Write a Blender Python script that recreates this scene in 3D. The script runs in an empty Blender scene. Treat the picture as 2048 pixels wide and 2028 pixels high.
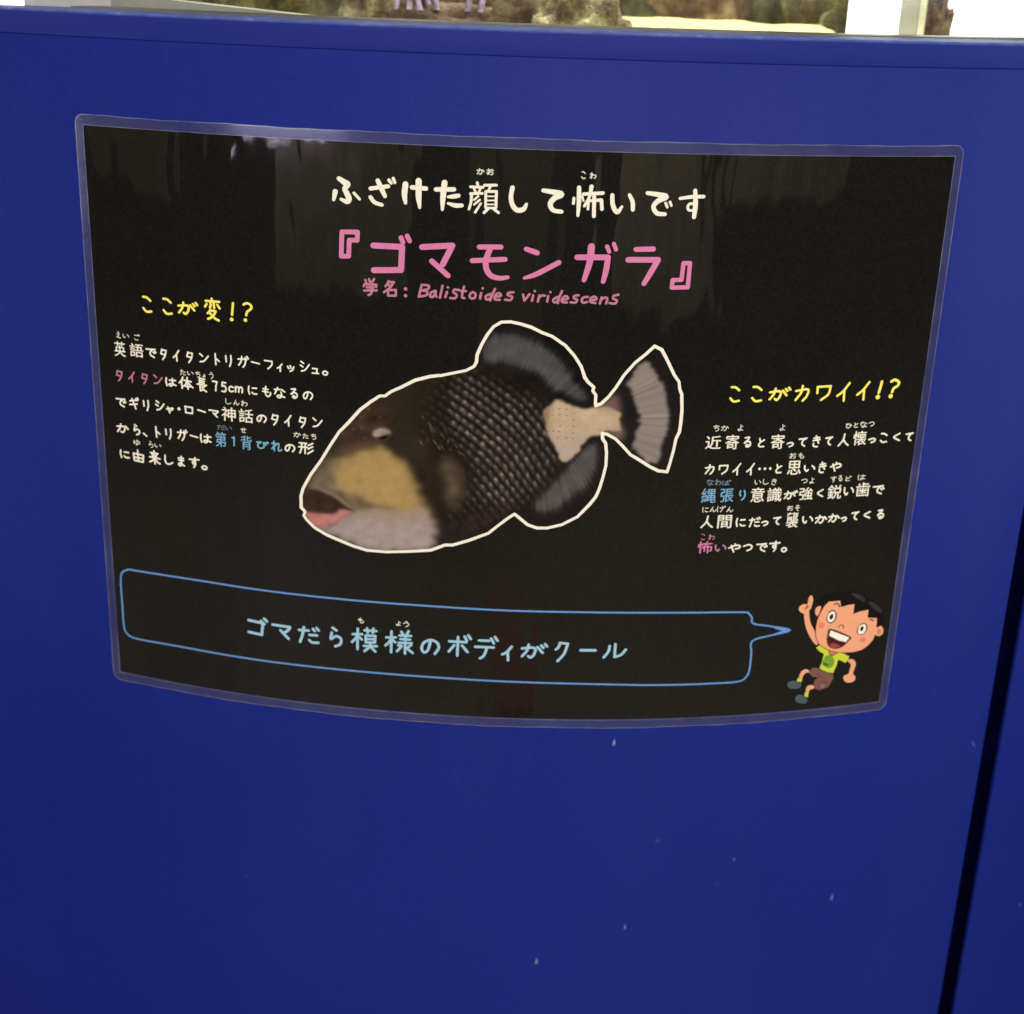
import bpy, bmesh, math, random
import numpy as np
from mathutils import Vector

scene = bpy.context.scene

# ------------------------------------------------------------------ camera
# lengths below are in millimetres from the middle of the notice; mm() turns them into metres
LIFT = 1.0                                  # the middle of the notice hangs one metre above the floor
cam_data = bpy.data.cameras.new('camera')
cam = bpy.data.objects.new('camera', cam_data)
scene.collection.objects.link(cam)
cam.location = (0.004905, -0.544333, 0.225583 + LIFT)
cam.rotation_euler = (1.2800251, -0.0336627, 0.0179542)
cam_data.sensor_fit = 'HORIZONTAL'
cam_data.sensor_width = 36.0
cam_data.lens = 2399.61 / 2048 * 36.0
cam_data.shift_y = -352.24 / 2048
cam_data.clip_start = 0.02
cam_data.clip_end = 60
cam_data.dof.use_dof = True
cam_data.dof.focus_distance = 0.565
cam_data.dof.aperture_fstop = 6.5
scene.camera = cam

# ------------------------------------------------------------------ light
world = bpy.data.worlds.new('World')
scene.world = world
world.use_nodes = True
world.node_tree.nodes['Background'].inputs[0].default_value = (0.9, 0.85, 0.8, 1)
world.node_tree.nodes['Background'].inputs[1].default_value = 0.14


def area(name, loc, target, sx, sy, power, colour):
    l = bpy.data.lights.new(name, 'AREA')
    l.shape = 'RECTANGLE'; l.size = sx; l.size_y = sy
    l.energy = power; l.color = colour
    o = bpy.data.objects.new(name, l)
    o.location = loc
    o.rotation_euler = (Vector(target) - Vector(loc)).to_track_quat('-Z', 'Y').to_euler()
    scene.collection.objects.link(o)
    return o


area('front_fill', (0.1, -2.3, 1.80), (0, 0, 0.6), 2.6, 0.5, 52, (1, 0.96, 0.88))  # unseen fill added across the hall to even the cabinet's brightness
area('hall_board_fill', (0.3, -1.5, 2.7), (0.2, -2.5, 0.7), 2.6, 0.5, 60, (1, 0.93, 0.80))  # unseen lamp added to brighten the hall boards the notice mirrors
area('side_lamp', (1.75, -0.6, 1.55), (0.25, 0, 0.9), 0.6, 1.5, 17, (0.86, 0.92, 1))
area('side_lamp', (-2.2, -1.1, 1.35), (-0.2, 0, 0.8), 0.6, 1.6, 15, (0.95, 0.92, 1))  # unseen fill added to lift the cabinet's lower left
area('tank_lamp', (0.12, 0.40, 1.75), (0.05, 0.22, 1.2), 0.7, 0.35, 16, (1, 0.95, 0.80))

scene.view_settings.view_transform = 'Standard'
scene.view_settings.look = 'None'
scene.view_settings.exposure = 0.0
scene.view_settings.gamma = 1.0
scene.cycles.max_bounces = 8
scene.cycles.transparent_max_bounces = 12
scene.cycles.use_denoising = True

# ------------------------------------------------------------------ helpers
R = 762.0                                   # radius of the round cabinet
RT = 1000.0


def wp(s, z, off=0.0):
    """A point on the cabinet's round face: s along the face, z up, off outwards (all mm) -> metres."""
    t = s / R
    r = R + off
    return (r * math.sin(t) / RT, (R - r * math.cos(t)) / RT, z / RT + LIFT)


def pol(s, depth, z):
    return wp(s, z, -depth)


def lin(r, g, b):
    return tuple(((v / 255 + 0.055) / 1.055) ** 2.4 if v > 10 else v / 255 / 12.92 for v in (r, g, b)) + (1,)


def mat(name):
    m = bpy.data.materials.new(name)
    m.use_nodes = True
    nt = m.node_tree
    return m, nt, nt.nodes['Principled BSDF']


def noise(nt, scale, detail=3, rough=.5, vec=None):
    n = nt.nodes.new('ShaderNodeTexNoise')
    n.inputs['Scale'].default_value = scale
    n.inputs['Detail'].default_value = detail
    n.inputs['Roughness'].default_value = rough
    if vec is not None:
        nt.links.new(vec, n.inputs['Vector'])
    return n


def coords(nt, scale=(1, 1, 1)):
    t = nt.nodes.new('ShaderNodeTexCoord')
    m = nt.nodes.new('ShaderNodeMapping')
    m.inputs['Scale'].default_value = scale
    nt.links.new(t.outputs['Object'], m.inputs['Vector'])
    return m.outputs['Vector']


def ramp(nt, fac, stops):
    r = nt.nodes.new('ShaderNodeValToRGB')
    while len(r.color_ramp.elements) < len(stops):
        r.color_ramp.elements.new(0.5)
    for e, (p_, c) in zip(r.color_ramp.elements, stops):
        e.position = p_; e.color = c
    nt.links.new(fac, r.inputs['Fac'])
    return r.outputs['Color']


def bump(nt, height, strength, dist, chain=None):
    b = nt.nodes.new('ShaderNodeBump')
    b.inputs['Strength'].default_value = strength
    b.inputs['Distance'].default_value = dist
    nt.links.new(height, b.inputs['Height'])
    if chain is not None:
        nt.links.new(chain, b.inputs['Normal'])
    return b.outputs['Normal']


def tag(o, label=None, cat=None, group=None, kind=None):
    if label: o['label'] = label
    if cat: o['category'] = cat
    if group: o['group'] = group
    if kind: o['kind'] = kind
    return o


def empty(name, loc, label, cat, group=None):
    o = bpy.data.objects.new(name, None)
    o.empty_display_size = 0.05
    o.location = loc
    scene.collection.objects.link(o)
    return tag(o, label, cat, group)


def build(name, verts, faces, material, parent=None, smooth=True, normals=None, uvs=None):
    """Links ONE mesh object; verts are in world metres."""
    off = Vector((0, 0, 0))
    q = parent
    while q is not None:
        off += Vector(q.location); q = q.parent
    me = bpy.data.meshes.new(name)
    vv = [(a - off.x, b - off.y, c - off.z) for a, b, c in verts]
    me.from_pydata(vv, [], faces)
    me.update()
    if smooth:
        me.polygons.foreach_set('use_smooth', [True] * len(me.polygons))
    if uvs is not None:
        lay = me.uv_layers.new(name='UVMap')
        li = np.zeros(len(me.loops), np.int32)
        me.loops.foreach_get('vertex_index', li)
        lay.data.foreach_set('uv', np.asarray(uvs, np.float32)[li].ravel())
    if normals is not None:
        me.normals_split_custom_set_from_vertices(normals)
    me.materials.append(material)
    o = bpy.data.objects.new(name, me)
    scene.collection.objects.link(o)
    if parent is not None:
        o.parent = parent
    return o


def spline(pts, n=6):
    """Catmull-Rom through the points."""
    P = [tuple(p) for p in pts]
    if len(P) < 3:
        return P
    out = []
    for i in range(len(P) - 1):
        p0 = P[i - 1] if i else tuple(2 * a - b for a, b in zip(P[0], P[1]))
        p1, p2 = P[i], P[i + 1]
        p3 = P[i + 2] if i + 2 < len(P) else tuple(2 * a - b for a, b in zip(P[-1], P[-2]))
        for j in range(n):
            t = j / n
            out.append(tuple(0.5 * (2 * b + (c - a) * t + (2 * a - 5 * b + 4 * c - d) * t * t + (3 * b - a - 3 * c + d) * t ** 3)
                             for a, b, c, d in zip(p0, p1, p2, p3)))
    out.append(P[-1])
    return out


def closed_spline(pts, n=6):
    P = [tuple(p) for p in pts]
    m = len(P)
    out = []
    for i in range(m):
        a_, b_, c_, d_ = P[i - 1], P[i], P[(i + 1) % m], P[(i + 2) % m]
        for j in range(n):
            t = j / n
            out.append(tuple(0.5 * (2 * b + (c - a) * t + (2 * a - 5 * b + 4 * c - d) * t * t + (3 * b - a - 3 * c + d) * t ** 3)
                             for a, b, c, d in zip(a_, b_, c_, d_)))
    return out


def sweep(profile, s0, s1, n):
    """Sweeps a closed (depth, z) profile round the cabinet; returns verts, faces."""
    V, F = [], []
    m = len(profile)
    for i in range(n + 1):
        s = s0 + (s1 - s0) * i / n
        for d, z in profile:
            V.append(pol(s, d, z))
    for i in range(n):
        for j in range(m):
            a, b = i * m + j, i * m + (j + 1) % m
            F.append((a, b, b + m, a + m))
    F.append(tuple(reversed(range(m))))
    F.append(tuple(range(n * m, n * m + m)))
    return V, F


def fix_normals(o):
    bm = bmesh.new(); bm.from_mesh(o.data)
    bmesh.ops.recalc_face_normals(bm, faces=bm.faces)
    bm.to_mesh(o.data); bm.free()
    return o


def sharp(o, deg=35):
    o.data.set_sharp_from_angle(angle=math.radians(deg))
    return o


# ------------------------------------------------------------------ materials
def paint_material():
    m, nt, b = mat('blue_cabinet_paint')
    v = coords(nt)
    big = noise(nt, 2.6, 3, .55, v)
    c = ramp(nt, big.outputs['Fac'], [(0.3, (0.0068, 0.0148, 0.152, 1)), (0.7, (0.0088, 0.0176, 0.178, 1))])
    fine = noise(nt, 900, 2, .6, v)
    mx = nt.nodes.new('ShaderNodeMix'); mx.data_type = 'RGBA'; mx.blend_type = 'MULTIPLY'
    mx.inputs['Factor'].default_value = 1.0
    nt.links.new(c, mx.inputs['A'])
    f = ramp(nt, fine.outputs['Fac'], [(0.3, (0.86, 0.86, 0.88, 1)), (0.7, (1.14, 1.14, 1.12, 1))])
    nt.links.new(f, mx.inputs['B'])
    nt.links.new(mx.outputs['Result'], b.inputs['Base Color'])
    b.inputs['Roughness'].default_value = 0.46
    b.inputs['Specular IOR Level'].default_value = 0.12
    sm = noise(nt, 5, 4, .6, coords(nt, (1, 1, .18)))
    ms = nt.nodes.new('ShaderNodeMapRange'); ms.inputs['From Min'].default_value = .35; ms.inputs['From Max'].default_value = .7
    ms.inputs['To Min'].default_value = .04; ms.inputs['To Max'].default_value = .13
    nt.links.new(sm.outputs['Fac'], ms.inputs['Value']); nt.links.new(ms.outputs['Result'], b.inputs['Specular IOR Level'])
    rr = noise(nt, 6, 3, .6, v)
    mr = nt.nodes.new('ShaderNodeMapRange')
    mr.inputs['To Min'].default_value = .46; mr.inputs['To Max'].default_value = .58
    nt.links.new(rr.outputs['Fac'], mr.inputs['Value']); nt.links.new(mr.outputs['Result'], b.inputs['Roughness'])
    op = noise(nt, 330, 2, .5, v)
    lw = noise(nt, 9, 2, .5, v)
    n1 = bump(nt, op.outputs['Fac'], .22, .0004)
    n2 = bump(nt, lw.outputs['Fac'], .25, .004, n1)
    nt.links.new(n2, b.inputs['Normal'])
    return m


def laminate_finish(nt, b):
    """Gloss of the clear pouch over the print: nearly smooth, with faint vertical waves."""
    b.inputs['Roughness'].default_value = 0.035
    b.inputs['Specular IOR Level'].default_value = 0.55
    v = coords(nt, (1, 1, .22))
    w = noise(nt, 22, 3, .55, v)
    f = noise(nt, 120, 2, .5, coords(nt))
    n1 = bump(nt, w.outputs['Fac'], .65, .0024)
    n2 = bump(nt, f.outputs['Fac'], .10, .00012, n1)
    nt.links.new(n2, b.inputs['Normal'])


def ink(name, colour, mottled=.06):
    m, nt, b = mat(name)
    n = noise(nt, 700, 2, .6, coords(nt))
    lo = tuple(c * (1 - mottled) for c in colour[:3]) + (1,)
    hi = tuple(min(1, c * (1 + mottled)) for c in colour[:3]) + (1,)
    nt.links.new(ramp(nt, n.outputs['Fac'], [(.3, lo), (.7, hi)]), b.inputs['Base Color'])
    laminate_finish(nt, b)
    return m


M = {}
M['paint'] = paint_material()
M['cream'] = ink('cream_ink', (0.80, 0.745, 0.61))
M['ruby'] = ink('pale_small_ink', (0.66, 0.62, 0.50))
M['grey'] = ink('dim_blue_grey_ink', (0.14, 0.19, 0.21))
M['pink'] = ink('pink_ink', (0.60, 0.18, 0.35))
M['rose'] = ink('dull_pink_ink', (0.46, 0.17, 0.24))
M['yellow'] = ink('yellow_ink', (0.86, 0.76, 0.14))
M['sky'] = ink('sky_blue_ink', (0.17, 0.36, 0.52))
M['aqua'] = ink('light_blue_ink', (0.30, 0.50, 0.62))
M['bubble'] = ink('mid_blue_ink', (0.115, 0.26, 0.55))
M['outline'] = ink('white_outline_ink', (0.82, 0.75, 0.63), .03)
M['black'] = ink('black_print', (0.0090, 0.0084, 0.0070), .26)
for k_, c_ in dict(skin=(244, 168, 128), tan=(205, 130, 100), brown=(92, 46, 30), lime=(206, 214, 62), green=(120, 158, 52),
                   darkgreen=(62, 98, 30), blush=(236, 132, 108), hair=(20, 17, 17), hairshine=(54, 50, 48), white=(255, 244, 226),
                   maroon=(78, 26, 26), tongue=(150, 72, 62), slate=(74, 90, 98), mauve=(122, 86, 80), plum=(150, 108, 104)).items():
    M['boy_' + k_] = ink('cartoon_' + k_ + '_ink', tuple(v * .86 for v in lin(*c_)), .02)
M['boy_black'] = ink('cartoon_black_ink', lin(40, 28, 20), .05)


def rim_material():
    m, nt, b = mat('clear_pouch_rim')
    out = nt.nodes['Material Output']
    tr = nt.nodes.new('ShaderNodeBsdfTransparent')
    mix = nt.nodes.new('ShaderNodeMixShader')
    b.inputs['Base Color'].default_value = (0.50, 0.49, 0.70, 1)
    n = noise(nt, 60, 3, .6, coords(nt, (1, 1, 1)))
    mr = nt.nodes.new('ShaderNodeMapRange')
    mr.inputs['From Min'].default_value = .25; mr.inputs['From Max'].default_value = .75
    mr.inputs['To Min'].default_value = .04; mr.inputs['To Max'].default_value = .075
    nt.links.new(n.outputs['Fac'], mr.inputs['Value'])
    nt.links.new(mr.outputs['Result'], mix.inputs['Fac'])
    nt.links.new(tr.outputs[0], mix.inputs[1])
    laminate_finish(nt, b)
    gl = nt.nodes.new('ShaderNodeBsdfGlossy'); gl.inputs['Roughness'].default_value = .12
    fr = nt.nodes.new('ShaderNodeFresnel'); fr.inputs['IOR'].default_value = 1.5
    mix2 = nt.nodes.new('ShaderNodeMixShader')
    b.inputs['Specular IOR Level'].default_value = 0
    nt.links.new(b.outputs[0], mix.inputs[2])
    nt.links.new(fr.outputs[0], mix2.inputs['Fac'])
    nt.links.new(mix.outputs[0], mix2.inputs[1]); nt.links.new(gl.outputs[0], mix2.inputs[2])
    nt.links.new(mix2.outputs[0], out.inputs['Surface'])
    return m


M['rim'] = rim_material()


def simple(name, colour, rough=.6, nscale=30, var=.25, bmp=0, bscale=60, metallic=0, spec=.5):
    m, nt, b = mat(name)
    n = noise(nt, nscale, 4, .6, coords(nt))
    lo = tuple(c * (1 - var) for c in colour[:3]) + (1,)
    hi = tuple(min(1, c * (1 + var)) for c in colour[:3]) + (1,)
    nt.links.new(ramp(nt, n.outputs['Fac'], [(.3, lo), (.7, hi)]), b.inputs['Base Color'])
    b.inputs['Roughness'].default_value = rough
    b.inputs['Metallic'].default_value = metallic
    b.inputs['Specular IOR Level'].default_value = spec
    if bmp:
        n2 = noise(nt, bscale, 4, .6, coords(nt))
        nt.links.new(bump(nt, n2.outputs['Fac'], .8, bmp), b.inputs['Normal'])
    return m


def glow(name, colour, strength):
    m, nt, b = mat(name)
    b.inputs['Base Color'].default_value = (0.8, 0.8, 0.8, 1)
    b.inputs['Emission Color'].default_value = colour
    b.inputs['Emission Strength'].default_value = strength
    return m


# ------------------------------------------------------------------ artwork data (millimetres on the sheet)
GLYPHS = {
 '1': ['L4,14 70,4 60,98'],
 '5': ['L90,6 20,4 14,42', '14,42 66,38 94,66 70,94 8,92'],
 '7': ['L3,8 94,10', '94,10 70,50 62,98'],
 'c': ['92,20 50,4 8,40 20,88 60,98 94,84'],
 'm': ['L8,10 6,96', '10,30 34,6 50,30 48,96', '52,30 76,8 94,32 92,98'],
 '…': ['L6,50 6.1,50', 'L50,50 50.1,50', 'L94,50 94.1,50'],
 '、': ['8,8 92,92'],
 '。': ['50,5 92,30 90,72 50,95 10,72 8,28 50,5'],
 'い': ['8,8 10,60 28,95 40,72', '72,12 90,40 95,66'],
 'う': ['38,2 66,12', '8,40 60,28 88,50 70,82 42,98'],
 'え': ['38,2 60,12', '18,36 70,32 10,92 42,62 58,90 96,92'],
 'お': ['5,28 62,24', '30,4 32,50 30,88 8,80 20,60 60,50 90,66 80,94 60,92', '75,10 95,30'],
 'か': ['5,34 55,26 70,38 66,72 50,97 38,88', '38,4 30,50 8,92', '78,22 97,52'],
 'が': ['3,38 42,30 54,42 50,75 38,98 28,90', '28,10 22,52 4,92', '62,26 82,64', '76,14 84,30', '90,4 98,20'],
 'き': ['14,20 80,14', '10,42 90,34', '42,2 78,66', '16,66 18,88 50,97 66,95'],
 'く': ['82,3 14,48 84,97'],
 'げ': ['10,8 4,50 10,96', '34,34 82,30', '60,8 60,66 40,98', '80,10 86,20', '92,2 98,14'],
 'こ': ['8,6 50,8 90,26 ', '4,76 40,96 96,92'],
 'ご': ['5,14 60,14 88,22', '4,80 35,97 70,92', '72,2 80,12', '88,0 96,10'],
 'し': ['10,2 8,60 24,92 56,97 96,76'],
 'す': ['3,22 97,18', '58,2 60,52 44,66 32,50 46,38 60,50 60,74 44,98'],
 'せ': ['4,36 96,24', '70,4 68,56 56,60', '32,10 28,70 44,94 84,94'],
 'そ': ['22,6 76,6 8,48 92,42', '92,42 50,56 48,88 76,97'],
 'た': ['4,22 56,20', '30,2 24,50 8,98', '56,44 94,42', '54,78 70,92 98,90'],
 'だ': ['2,26 46,24', '24,6 18,50 6,98', '50,50 84,48', '48,82 62,94 90,92', '66,10 74,22', '84,2 92,16'],
 'ち': ['4,22 88,16', '42,2 22,52 60,42 88,60 70,92 40,97'],
 'っ': ['4,30 60,8 94,34 80,76 40,97'],
 'つ': ['3,28 60,8 96,34 84,74 44,97'],
 'て': ['2,14 50,10 96,4', '88,6 48,36 44,76 76,97'],
 'で': ['2,12 50,10 88,6', '70,10 42,40 44,76 78,98', '70,38 80,52', '86,26 96,42'],
 'と': ['22,4 36,44', '86,20 34,48 14,76 34,96 86,94'],
 'ど': ['18,10 30,46', '72,30 28,52 12,80 30,98 74,94', '76,6 82,20', '92,0 98,14'],
 'な': ['6,22 56,18', '34,2 8,62', '70,20 94,38', '62,42 66,78 50,98 28,88 44,74 92,90'],
 'に': ['10,3 4,50 14,98', '48,22 94,20', '44,74 62,92 97,90'],
 'の': ['52,14 40,72 20,92 6,66 18,28 52,8 86,22 96,56 76,97'],
 'は': ['8,4 4,50 12,97', '38,28 96,24', '66,4 68,70 52,97 32,84 52,68 98,84'],
 'ば': ['6,10 3,50 10,97', '32,34 78,30', '56,10 58,72 44,97 26,86 44,72 82,88', '80,6 86,18', '92,2 98,14'],
 'ひ': ['6,16 50,8 16,48 22,88 56,96 76,66 70,12 96,52'],
 'び': ['4,20 40,10 14,48 18,88 46,98 64,70 60,14 80,50', '78,14 86,26', '92,6 99,18'],
 'ま': ['14,18 84,16', '16,42 82,40', '50,2 52,72 38,96 10,86 34,70 90,92'],
 'も': ['42,2 34,50 44,90 72,97 94,76 92,58', '10,26 66,30', '6,52 66,56'],
 'や': ['4,48 60,18 94,26 90,50 60,62', '52,2 62,18', '22,18 46,97'],
 'ゆ': ['8,16 6,60 14,72 24,40 60,18 92,36 84,66 56,74 38,62', '54,2 58,60 40,98'],
 'ょ': ['55,2 55,70 35,95 8,80 35,66 92,88', '56,34 92,30'],
 'よ': ['52,2 54,72 34,96 6,82 30,68 92,90', '54,32 92,26'],
 'ら': ['22,2 54,14', '16,28 8,62 50,44 90,56 84,84 44,98'],
 'り': ['14,4 10,40 24,54', '72,2 88,40 74,76 42,98'],
 'る': ['18,6 76,4 8,62 50,42 88,50 92,82 60,98 36,90 48,74 78,90'],
 'れ': ['24,2 26,98', '4,26 38,24 4,80', '14,68 54,26 72,30 66,84 78,96 98,82'],
 'わ': ['25,2 27,98', '4,28 40,24 5,86', '12,70 50,40 85,40 96,65 70,96'],
 'ん': ['46,2 4,96 34,54 52,60 58,92 78,92 98,58'],
 'ィ': ['96,2 50,40 4,58', 'L58,34 64,98'],
 'イ': ['96,2 50,44 4,70', 'L58,40 62,98'],
 'カ': ['3,34 92,26 88,68 60,98', '50,3 44,44 6,92'],
 'ガ': ['2,32 40,28 70,34 66,70 46,98', '36,8 30,46 6,84', '68,14 82,32', '86,4 98,22'],
 'ギ': ['6,34 70,22', '4,66 82,54', 'L30,12 66,98', '72,8 82,24', '88,0 97,16'],
 'ク': ['34,4 24,24 4,36', 'L34,4 97,8', '97,8 70,60 22,97'],
 'ゴ': ['L5,20 76,28 70,97 4,90', 'L68,16 84,32', 'L84,0 97,14'],
 'シ': ['10,4 38,20', '3,40 30,54', '14,97 56,80 98,28'],
 'タ': ['L26,2 8,46', 'L26,8 94,10 L', '94,10 76,60 34,98', '6,44 60,50'],
 'ッ': ['6,20 22,56', '42,6 54,46', '96,20 80,70 44,98'],
 'デ': ['L20,20 62,20', 'L4,48 82,48', '54,50 42,84 26,97', 'L70,10 82,30', 'L86,2 97,18'],
 'ト': ['L14,2 22,98', 'L20,40 94,66'],
 'フ': ['L3,10 88,14', '88,14 84,54 40,97'],
 'ボ': ['L4,34 78,34', 'L42,12 40,97', '26,50 3,80', '60,50 84,78', 'L70,8 80,26', 'L86,2 97,18'],
 'マ': ['L2,10 96,14', '96,14 84,38 62,58', 'L44,44 86,98'],
 'ャ': ['3,44 94,20 90,44 62,62', 'L24,10 48,98'],
 'ュ': ['L10,10 76,14 68,88', 'L3,92 97,92'],
 'リ': ['L10,8 16,60', '86,2 88,50 66,98'],
 'ル': ['26,16 22,54 3,97', 'L50,2 50,92', '50,94 76,80 97,42'],
 'ロ': ['L6,6 94,10 92,96 12,92 6,6'],
 'ワ': ['L6,50 4,8 95,5', '95,5 84,60 36,98'],
 'ン': ['4,6 34,30', '6,94 50,80 97,24'],
 '・': ['L50,50 50.1,50'],
 'ー': ['L3,20 97,80'],
 '人': ['54,3 44,50 3,97', '48,48 70,76 98,96'],
 '体': ['30,3 20,30 3,54', 'L20,36 22,97', 'L36,28 88,34', 'L60,3 64,98', '58,36 46,64 32,78', '64,36 80,64 98,82', 'L48,78 80,78'],
 '形': ['L8,8 56,8', 'L3,44 60,44', 'L22,10 24,44 10,97', 'L46,10 44,97', '96,6 66,26', '96,34 66,56', '98,66 62,97'],
 '来': ['L12,18 80,20', 'L3,50 97,56', 'L46,3 50,97', '26,26 34,44', '70,26 62,44', '46,56 28,76 4,86', '50,56 70,80 96,92'],
 '由': ['L6,34 94,40 88,97 12,92 6,34', 'L10,64 92,68', 'L46,3 48,92'],
 '長': ['L26,5 80,8', 'L26,5 28,48', 'L28,20 76,24', 'L28,34 76,38', 'L3,48 97,52', 'L30,54 34,94 60,86', '84,56 60,72', '50,62 66,84 96,97'],
}
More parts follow.
